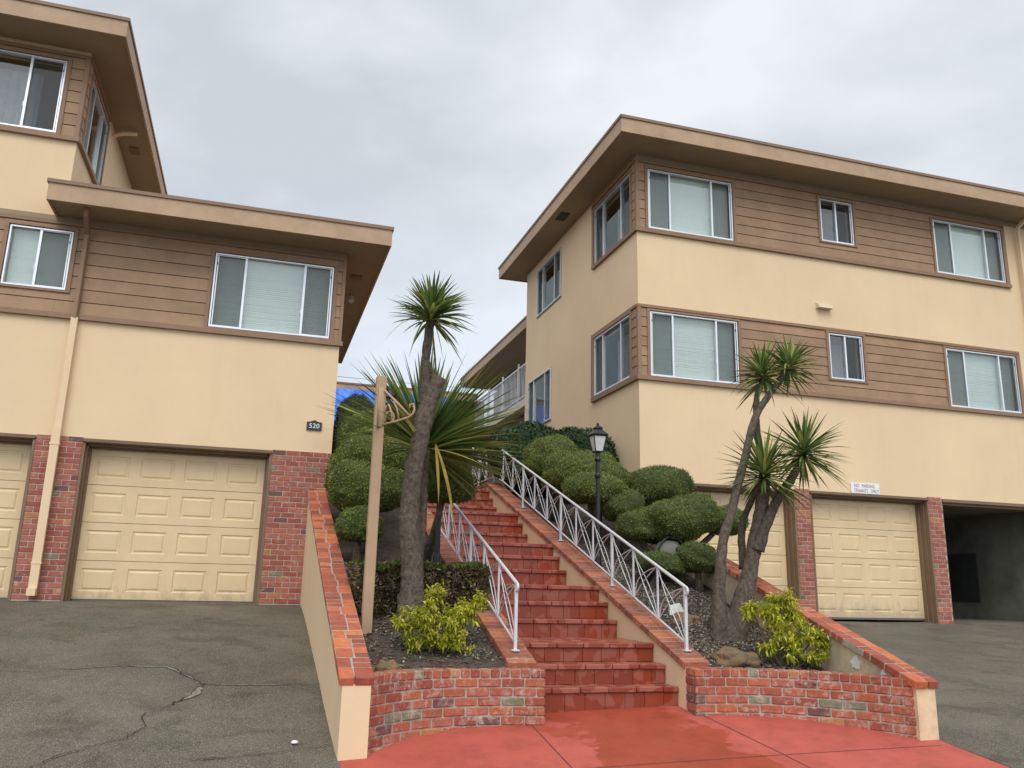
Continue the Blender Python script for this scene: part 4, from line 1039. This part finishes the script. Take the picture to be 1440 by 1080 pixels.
lh2 = thing('garden_shrub', 'loose dark green shrub at the top of the stairs beside the brick pier', 'shrub', (4.3, 17.6, 3.3))
pad(lh2, (4.35, 17.6, 3.95), (.4, .4, .6), LAUR, 93, dens=1200, size=.08, amp=.1, name='foliage')

# yellow shrubs
def yshrub(label, base, clumps, seed, n_leaf=34):
    g_ = np.random.default_rng(seed); b = Vector(base); root = thing('yellow_shrub', label, 'shrub', base, 'yellow-leaved shrubs')
    mb = MB(); Vs, Fs, off = [], [], 0; tips = []
    for (cx_, cy_, cz_, r_, k) in clumps:
        for _ in range(k):
            d = g_.normal(size=3); d /= np.linalg.norm(d); rr = r_*g_.uniform(.45, 1.0); tips.append((np.array([cx_, cy_, cz_])+d*rr*np.array([1, .9, .85]), d, (cx_, cy_, cz_)))
        cpt = Vector((cx_, cy_, cz_)); m_ = b.lerp(cpt, .5)+Vector((0, 0, -.03)); mb.tube([b, m_, cpt], [.014, .009, .006], 6)
    for t, d, cc in tips:
        tv = Vector(t); mb.tube([Vector(cc), Vector(cc).lerp(tv, .6)+Vector((0, 0, -.01)), tv], [.005, .003, .002], 4)
        n = n_leaf; ax = unit(np.array([d+np.array([0, 0, .5])]))[0]
        D = unit(g_.normal(size=(n, 3))*.8+ax*.7+np.array([0, 0, -.1])); P_ = t+g_.normal(size=(n, 3))*.018-ax*g_.uniform(0, .09, n)[:, None]
        sd_ = unit(np.cross(D, g_.normal(size=(n, 3))*.4+np.array([0, 0, 1])));
        ln = g_.uniform(.035, .07, n); wd = ln*.34
        up_ = np.cross(sd_, D)
        # folded, drooping leaf: 2 quads each side of midrib
        a = P_; mdl = P_+D*ln[:, None]*.5+up_*.004; tip = P_+D*ln[:, None]-np.array([0, 0, 1])*ln[:, None]*.25
        l_ = P_+D*ln[:, None]*.42+sd_*wd[:, None]*.5+up_*.008; r__ = P_+D*ln[:, None]*.42-sd_*wd[:, None]*.5+up_*.008
        V_ = np.stack([a, l_, tip, mdl, r__], 1).reshape(-1, 3); i5 = np.arange(n)*5
        F_ = np.concatenate([np.stack([i5, i5+1, i5+2, i5+3], 1), np.stack([i5, i5+3, i5+2, i5+4], 1)]); Vs.append(V_); Fs.append(F_+off); off += len(V_)
    npmesh('leaves', np.concatenate(Vs), np.concatenate(Fs), YEL, root); mb.build('stems', TWIG, root); return root
yshrub('yellow-green leafy shrub in the left planter in front of the box hedge', (1.68, 7.85, .85),
       [(1.38, 7.8, 1.27, .17, 15), (1.55, 7.75, 1.33, .18, 18), (1.66, 7.8, 1.50, .13, 10), (1.78, 7.75, 1.30, .19, 22), (1.95, 7.8, 1.40, .17, 16), (2.07, 7.85, 1.47, .12, 10), (1.60, 7.7, 1.14, .16, 14), (1.80, 7.7, 1.14, .15, 14), (1.95, 7.75, 1.00, .06, 4), (1.45, 7.75, 1.10, .10, 6)], 5)
yshrub('yellow-green leafy shrub in the right planter at the yucca tree foot', (5.18, 7.6, .85),
       [(4.83, 7.6, 1.44, .12, 12), (5.02, 7.6, 1.44, .15, 14), (5.18, 7.6, 1.53, .17, 18), (5.30, 7.6, 1.42, .16, 16), (5.12, 7.55, 1.27, .19, 20), (5.33, 7.5, 1.22, .17, 16), (5.22, 7.5, 1.05, .16, 14), (5.0, 7.55, 1.08, .12, 8), (5.46, 7.45, 1.18, .12, 10), (5.56, 7.4, 1.12, .09, 7), (5.40, 7.4, 1.00, .10, 6)], 9)

# sword-leaved trees
def head(parent, c_, L_, n, mat, seed, axis=(0, 0, 1), spread=1.9, w_=.03, droop=.35, bias=(0, 0, 0), name='leaf_head', keep=None):
    g_ = np.random.default_rng(seed); c_ = np.array(c_, float); ax = np.array(axis, float); ax /= np.linalg.norm(ax)
    # directions: polar angle from axis up to `spread`
    t1 = np.cross(ax, [0.3, 1, .1]); t1 /= np.linalg.norm(t1); t2 = np.cross(ax, t1)
    u_ = (np.arange(n)+.5)/n; pol = np.arccos(1-(1-math.cos(spread))*u_); az = np.arange(n)*2.39996+g_.uniform(-.3, .3, n)
    pol = np.clip(pol+g_.normal(size=n)*.13, .03, 3)
    D = np.cos(pol)[:, None]*ax+np.sin(pol)[:, None]*(np.cos(az)[:, None]*t1+np.sin(az)[:, None]*t2); D = unit(D+np.array(bias))
    if keep is not None:
        kk = keep(D, g_); D, pol, az, u_ = D[kk], pol[kk], az[kk], u_[kk]; n = len(D)
    ln = L_*g_.uniform(.72, 1.08, n)*np.where(pol < .35, .85, 1); seg = 7
    side = unit(np.cross(D, np.array([0, 0, 1.])+g_.normal(size=(n, 3))*.15)); 
    Vv = np.zeros((n, (seg+1)*3, 3))
    dr = droop*g_.uniform(.3, 1.3, n)*np.where(g_.uniform(0, 1, n) < .07, 3.0, 1.0)*np.clip(np.sin(pol), .1, 1)
    base = c_+ax*(.09*(.5-u_))[:, None]*1.4
    prof = [.55, .85, 1, 1, .9, .7, .4, .02]
    for k in range(seg+1):
        t = k/seg; p = base+D*(ln*t)[:, None]; p[:, 2] -= dr*ln*t**2.2
        upv = np.cross(side, D); hw = (w_*prof[k]/2*g_.uniform(.85, 1.1))
        Vv[:, k*3] = p-side*hw+upv*hw*.45; Vv[:, k*3+1] = p; Vv[:, k*3+2] = p+side*hw+upv*hw*.45
    b = np.arange(n)*(seg+1)*3; Fs = []
    for k in range(seg):
        for j in (0, 1): Fs.append(np.stack([b+k*3+j, b+k*3+j+1, b+(k+1)*3+j+1, b+(k+1)*3+j], 1))
    return npmesh(name, Vv.reshape(-1, 3), np.concatenate(Fs), mat, parent)
def trunk(parent, pts, r_, mat, name='trunk', sub=4):
    P_ = [Vector(p) for p in pts]; sm, rs = [], []
    for i in range(len(P_)-1):
        p0 = P_[max(0, i-1)]; p1 = P_[i]; p2 = P_[i+1]; p3 = P_[min(len(P_)-1, i+2)]
        for k in range(sub):
            t = k/sub; sm.append(.5*((2*p1)+(-p0+p2)*t+(2*p0-5*p1+4*p2-p3)*t*t+(-p0+3*p1-3*p2+p3)*t**3)); rs.append(r_[i]+(r_[i+1]-r_[i])*t)
    sm.append(P_[-1]); rs.append(r_[-1])
    # finer rings for a knobbly outline
    s2, q2 = [], []
    for i in range(len(sm)-1):
        for k in range(3): t = k/3; s2.append(sm[i].lerp(sm[i+1], t)); q2.append((rs[i]+(rs[i+1]-rs[i])*t)*(1+.05*random.uniform(-1, 1)))
    s2.append(sm[-1]); q2.append(rs[-1])
    return MB().tube(s2, q2, 14, bumpy=.16).build(name, mat, parent, True)
CAMZ = 1.6
def sc(pts, y0, y1):   # re-seat surveyed points from depth y0 to depth y1
    k = y1/y0; return [(x*k, y1+dy, CAMZ+(z-CAMZ)*k) for x, z, dy in pts]
YL_ = thing('yucca_tree', 'thick-trunked yucca tree with one small high head and one huge head, left garden', 'tree', (1.7, 9.3, 1.35))
tk = sc([(1.63, 1.20, 0), (1.626, 1.393, 0), (1.623, 1.754, 0), (1.566, 2.12, 0), (1.559, 2.404, 0), (1.585, 2.786, 0), (1.631, 3.116, 0), (1.673, 3.395, 0), (1.75, 3.65, 0), (1.82, 3.84, -.02)], 8.9, 8.45)
trunk(YL_, tk, [.17, .13, .108, .102, .10, .098, .096, .094, .088, .072], BARK)
t2 = sc([(1.70, 3.55, .05), (1.68, 3.759, .05), (1.665, 3.95, .05), (1.669, 4.15, .05), (1.70, 4.544, .05)], 8.9, 8.45)
trunk(YL_, t2, [.085, .06, .05, .048, .045], BARKD, 'branch')
t3 = sc([(1.66, 1.7, .12), (1.70, 2.3, .18), (1.72, 2.75, .2), (1.735, 3.05, .15)], 8.9, 8.45)
trunk(YL_, t3, [.09, .08, .06, .05], BARKD, 'branch')
st_ = sc([(1.74, 3.6, .08), (1.76, 3.75, .1), (1.76, 3.92, .1)], 8.9, 8.45); trunk(YL_, st_, [.06, .06, .045], BARK, 'cut_stub')
hc = sc([(1.70, 4.56, .05)], 8.9, 8.45)[0]
head(YL_, hc, .53, 175, SWORD, 11, axis=(.12, 0, 1), spread=1.6, w_=.032, droop=.26, bias=(.05, 0, .12))
head(YL_, hc, .60, 9, SWORDY, 32, axis=(.3, -.2, -.4), spread=1.3, w_=.03, droop=.5)
hc = sc([(1.76, 3.10, .30)], 8.9, 8.45)[0]
head(YL_, hc, 1.25, 90, SWORD, 31, axis=(-.05, .25, 1), spread=.8, w_=.046, droop=.06, keep=lambda D, g: D[:, 1] > -.1)
head(YL_, hc, 1.25, 330, SWORD, 12, axis=(.12, .25, 1), spread=1.6, w_=.044, droop=.10, bias=(.06, 0, 0), keep=lambda D, g: ~((D[:, 1] < -.12) & (np.abs(D[:, 0]+.02) < .40)) & ~((D[:, 0] < -.2) & (D[:, 2] < .35) & (g.uniform(0, 1, len(D)) > .25)))
head(YL_, hc, 1.0, 70, SWORDY, 13, axis=(1, -.1, .22), spread=.75, w_=.038, droop=.12, keep=lambda D, g: D[:, 0] > .45)
# two long yellow leaves hanging from the big head
mb = MB()
for dx, zz, w_ in ((.06, -.62, .03), (.22, -.85, .034)):
    for k in range(9):
        def pt(t, o_): return (hc[0]+.02+dx*math.sin(t*1.4)/math.sin(1.4)+o_, hc[1]-.42, hc[2]-.02+zz*t**1.1)
        a, b_ = k/9, (k+1)/9; wa = w_*math.sin(math.pi*min(.98, a*.9+.1))*.5; wb = w_*math.sin(math.pi*min(.98, b_*.9+.1))*.5
        mb.quad(pt(a, -wa), pt(a, wa), pt(b_, wb), pt(b_, -wb))
mb.build('hanging_leaf', SWORDD, YL_)
YR_ = thing('yucca_tree', 'multi-stemmed yucca tree with four leaf heads, right planter', 'tree', (5.1, 8.3, 1.1))
Y0, Y1 = 8.0, 8.3
tA = sc([(4.68, .95, 0), (4.70, 1.25, 0), (4.726, 1.682, 0), (4.787, 2.119, 0), (4.90, 2.42, 0), (4.986, 2.713, 0), (5.078, 2.976, 0), (5.238, 3.475, 0), (5.418, 3.744, 0), (5.578, 3.933, 0), (5.69, 4.10, 0)], Y0, Y1)
trunk(YR_, tA, [.12, .09, .062, .055, .05, .048, .045, .042, .038, .036, .034], BARK)
tB = sc([(5.02, .95, .1), (5.13, 1.35, .1), (5.27, 1.75, .1), (5.37, 2.149, .1), (5.45, 2.45, .1), (5.488, 2.634, .1), (5.55, 3.0, .1)], 8.2, Y1)
trunk(YR_, tB, [.15, .12, .09, .08, .076, .072, .062], BARK)
tB2 = sc([(5.55, 2.98, .1), (5.486, 3.22, .1), (5.462, 3.504, .1), (5.479, 3.816, .1), (5.577, 4.04, .1)], 8.2, Y1); trunk(YR_, tB2, [.06, .038, .034, .034, .034], BARKD, 'branch')
tC = sc([(5.36, 2.05, .05), (5.46, 2.35, .0), (5.636, 2.642, 0), (5.82, 2.87, 0), (5.99, 3.13, 0)], 8.2, Y1); trunk(YR_, tC, [.075, .06, .052, .05, .042], BARKD, 'branch')
tD = sc([(5.30, 1.85, .25), (5.33, 2.3, .3), (5.40, 2.6, .2), (5.43, 2.83, .0)], 8.2, Y1); trunk(YR_, tD, [.05, .04, .035, .03], BARKD, 'branch')
for (x, z, dy), nn, LL, sd_ in (((5.577, 4.07, .1), 120, .47, 21), ((5.73, 4.12, 0), 120, .45, 22), ((6.005, 3.17, 0), 170, .60, 23), ((5.44, 2.88, -.03), 150, .62, 24)):
    hc_ = sc([(x, z, dy)], 8.0 if sd_ == 22 else 8.2, Y1)[0]
    head(YR_, hc_, LL, nn, SWORD, sd_, axis=((-.15 if sd_ == 21 else .2), 0, 1), spread=2.0, w_=.030, droop=.22)
# rough stump flare at the base
MB().lathe((5.0, 8.35, .95), [(.26, 0), (.20, .16), (.13, .30), (.09, .40), (.07, .44)], 14).build('root_flare', BARKD, YR_, True)

# ---------------------------------------------------------------- rocks, gravel, small things
def rock(name, label, c_, r_, seed, mat=ROCK):
    m = 40; V_ = []
    for i in range(m//2+1):
        for j in range(m):
            a, b_ = math.pi*i/(m//2), 2*math.pi*j/m; d = Vector((math.sin(a)*math.cos(b_), math.sin(a)*math.sin(b_), math.cos(a)))
            q = 1+.34*noise.noise(d*1.7+Vector((seed, 0, 0)))+.16*noise.noise(d*4+Vector((0, seed, 0)))+.07*noise.noise(d*11+Vector((0, 0, seed)))
            V_.append((c_[0]+d.x*r_[0]*q, c_[1]+d.y*r_[1]*q, c_[2]+d.z*r_[2]*q))
    F_ = [(i*m+j, i*m+(j+1) % m, (i+1)*m+(j+1) % m, (i+1)*m+j) for i in range(m//2) for j in range(m)]
    o = npmesh(name, np.array(V_), np.array(F_), mat, None, True); return tag(o, label, 'rock')
rock('rock', 'rusty tan boulder behind the right planter wall by the railing end', (4.66, 7.68, .93), (.26, .18, .12), 1.3)
rock('rock', 'brown rock farther up the slope left of the right yucca foot', (4.72, 8.75, 1.24), (.17, .15, .11), 4.2)
rock('rock', 'small rusty rock in the left planter corner by the wall end', (1.18, 7.45, .87), (.12, .12, .09), 7.7)
rock('rock', 'flat brown rock right of the left yellow shrub', (2.08, 7.95, .98), (.17, .15, .07), 9.1)
g_ = np.random.default_rng(3); Vs, Fs, off = [], [], 0
tet = np.array([(1, 0, 0), (-.4, .8, .1), (-.5, -.8, 0), (0, 0, .7), (.2, .1, -.6)]); tf = np.array([(0, 1, 3), (1, 2, 3), (2, 0, 3), (1, 0, 4), (2, 1, 4), (0, 2, 4)])
for (x0, x1, y0, y1, n) in ((4.27, 5.5, 7.5, 11, 5200), (4.9, 5.5, 6.8, 7.5, 300), (1.0, 2.24, 7.55, 9, 900), (4.27, 6.2, 11, 14, 900)):
    for _ in range(n):
        x, y = g_.uniform(x0, x1), g_.uniform(y0, y1); r_ = g_.uniform(.006, .024); an = g_.uniform(0, 6.28)
        z = zbed(x, y)+.05*noise.noise(Vector((x*2.2, y*2.2, 0)))
        q = tet*r_*g_.uniform(.7, 1.3, 3); q = np.stack([q[:, 0]*math.cos(an)-q[:, 1]*math.sin(an), q[:, 0]*math.sin(an)+q[:, 1]*math.cos(an), q[:, 2]], 1)+np.array([x, y, z+r_*.3]); Vs.append(q); Fs.append(tf+off); off += 5
o = npmesh('gravel', np.concatenate(Vs), np.concatenate(Fs), STONES); o['kind'] = 'stuff'; o['label'] = 'loose gravel and leaf litter on the planting beds'; o['category'] = 'gravel'
# fallen leaves on the soil
nl = 1500; Xl = np.concatenate([g_.uniform(1.0, 2.24, 700), g_.uniform(4.3, 5.55, 800)]); Yl = np.concatenate([g_.uniform(7.45, 9.4, 700), g_.uniform(7.3, 9.6, 800)])
Zl = np.array([zbed(a, b)+.05*noise.noise(Vector((a*2.2, b*2.2, 0)))+.012 for a, b in zip(Xl, Yl)]); Dl = unit(g_.normal(size=(nl, 3))*np.array([1, 1, .3])); Ul = unit(np.cross(Dl, np.array([0, 0, 1.])+g_.normal(size=(nl, 3))*.3)); ll = g_.uniform(.03, .08, nl)
v_, f_ = leaves(np.stack([Xl, Yl, Zl], 1), Dl, Ul, ll, ll*.35)
o = npmesh('fallen_leaves', v_, f_, mat_leaf('dead_leaf', [(0, (.07, .04, .022)), (.7, (.19, .11, .055)), (1, (.33, .24, .11))], .1)); o['kind'] = 'stuff'; o['label'] = 'dry brown leaves fallen on the planter soil'; o['category'] = 'leaves'
gl = thing('garden_spotlight', 'pale wedge-shaped garden light on the gravel behind the railing end', 'light', (4.72, 8.95, 1.25))
mb = MB(); mb.hexa([(4.60, 8.90, 1.24), (4.86, 8.86, 1.22), (4.84, 9.02, 1.24), (4.62, 9.02, 1.26), (4.65, 8.98, 1.43), (4.76, 8.96, 1.46), (4.76, 9.03, 1.44), (4.66, 9.03, 1.42)]); mb.build('housing', mat_simple('pale_plastic', (.50, .50, .45), .5), gl)
# arched hose cover beside the wall
hz = thing('garden_hose', 'dark hose looped in an arch against the right sloping wall under the juniper', 'hose', (5.4, 10.2, 1.7))
mb = MB(); mb.tube([(5.33+.24*math.cos(a), 10.2, 1.95+.34*math.sin(a)) for a in [math.pi*k/12-.3 for k in range(14)]], .014, 6); mb.build('hose_loop', mat_simple('dark_green_rubber', (.02, .035, .025), .5), hz, True)
mb = MB(); mb.lathe((5.33, 10.3, 1.55), [(.22, 0), (.22, .45), (.19, .6), (.12, .68), (.01, .70)], 18); o = mb.build('utility_cover', CLAY, None, True); tag(o, 'grey rounded utility cover behind the looped hose in the right garden', 'utility cover')
# brick pier at the stair head
bpier = thing('brick_pier', 'short red brick pier at the head of the stairs by the railing end', 'pier', (3.95, 16.9, 3.27))
brickwall(bpier, 'brickwork', 3.95, 4.3, 16.85, 3.27, 3.95, mat=BRICK, ret=.3)
# overhead wires far behind
wr = MB()
for z, dz in ((11.55, -.05), (11.0, 0)):
    wr.tube([(-20+i*5, 40, z+dz-.25*math.sin(math.pi*i/12)) for i in range(13)], .012, 4)
for xx in (-20, 40): wr.tube([(xx, 40, -.3), (xx, 40, 12.2)], .14, 8)
tag(wr.build('utility_line', BLACK), 'faint overhead wires strung across the sky behind the buildings', 'wires')
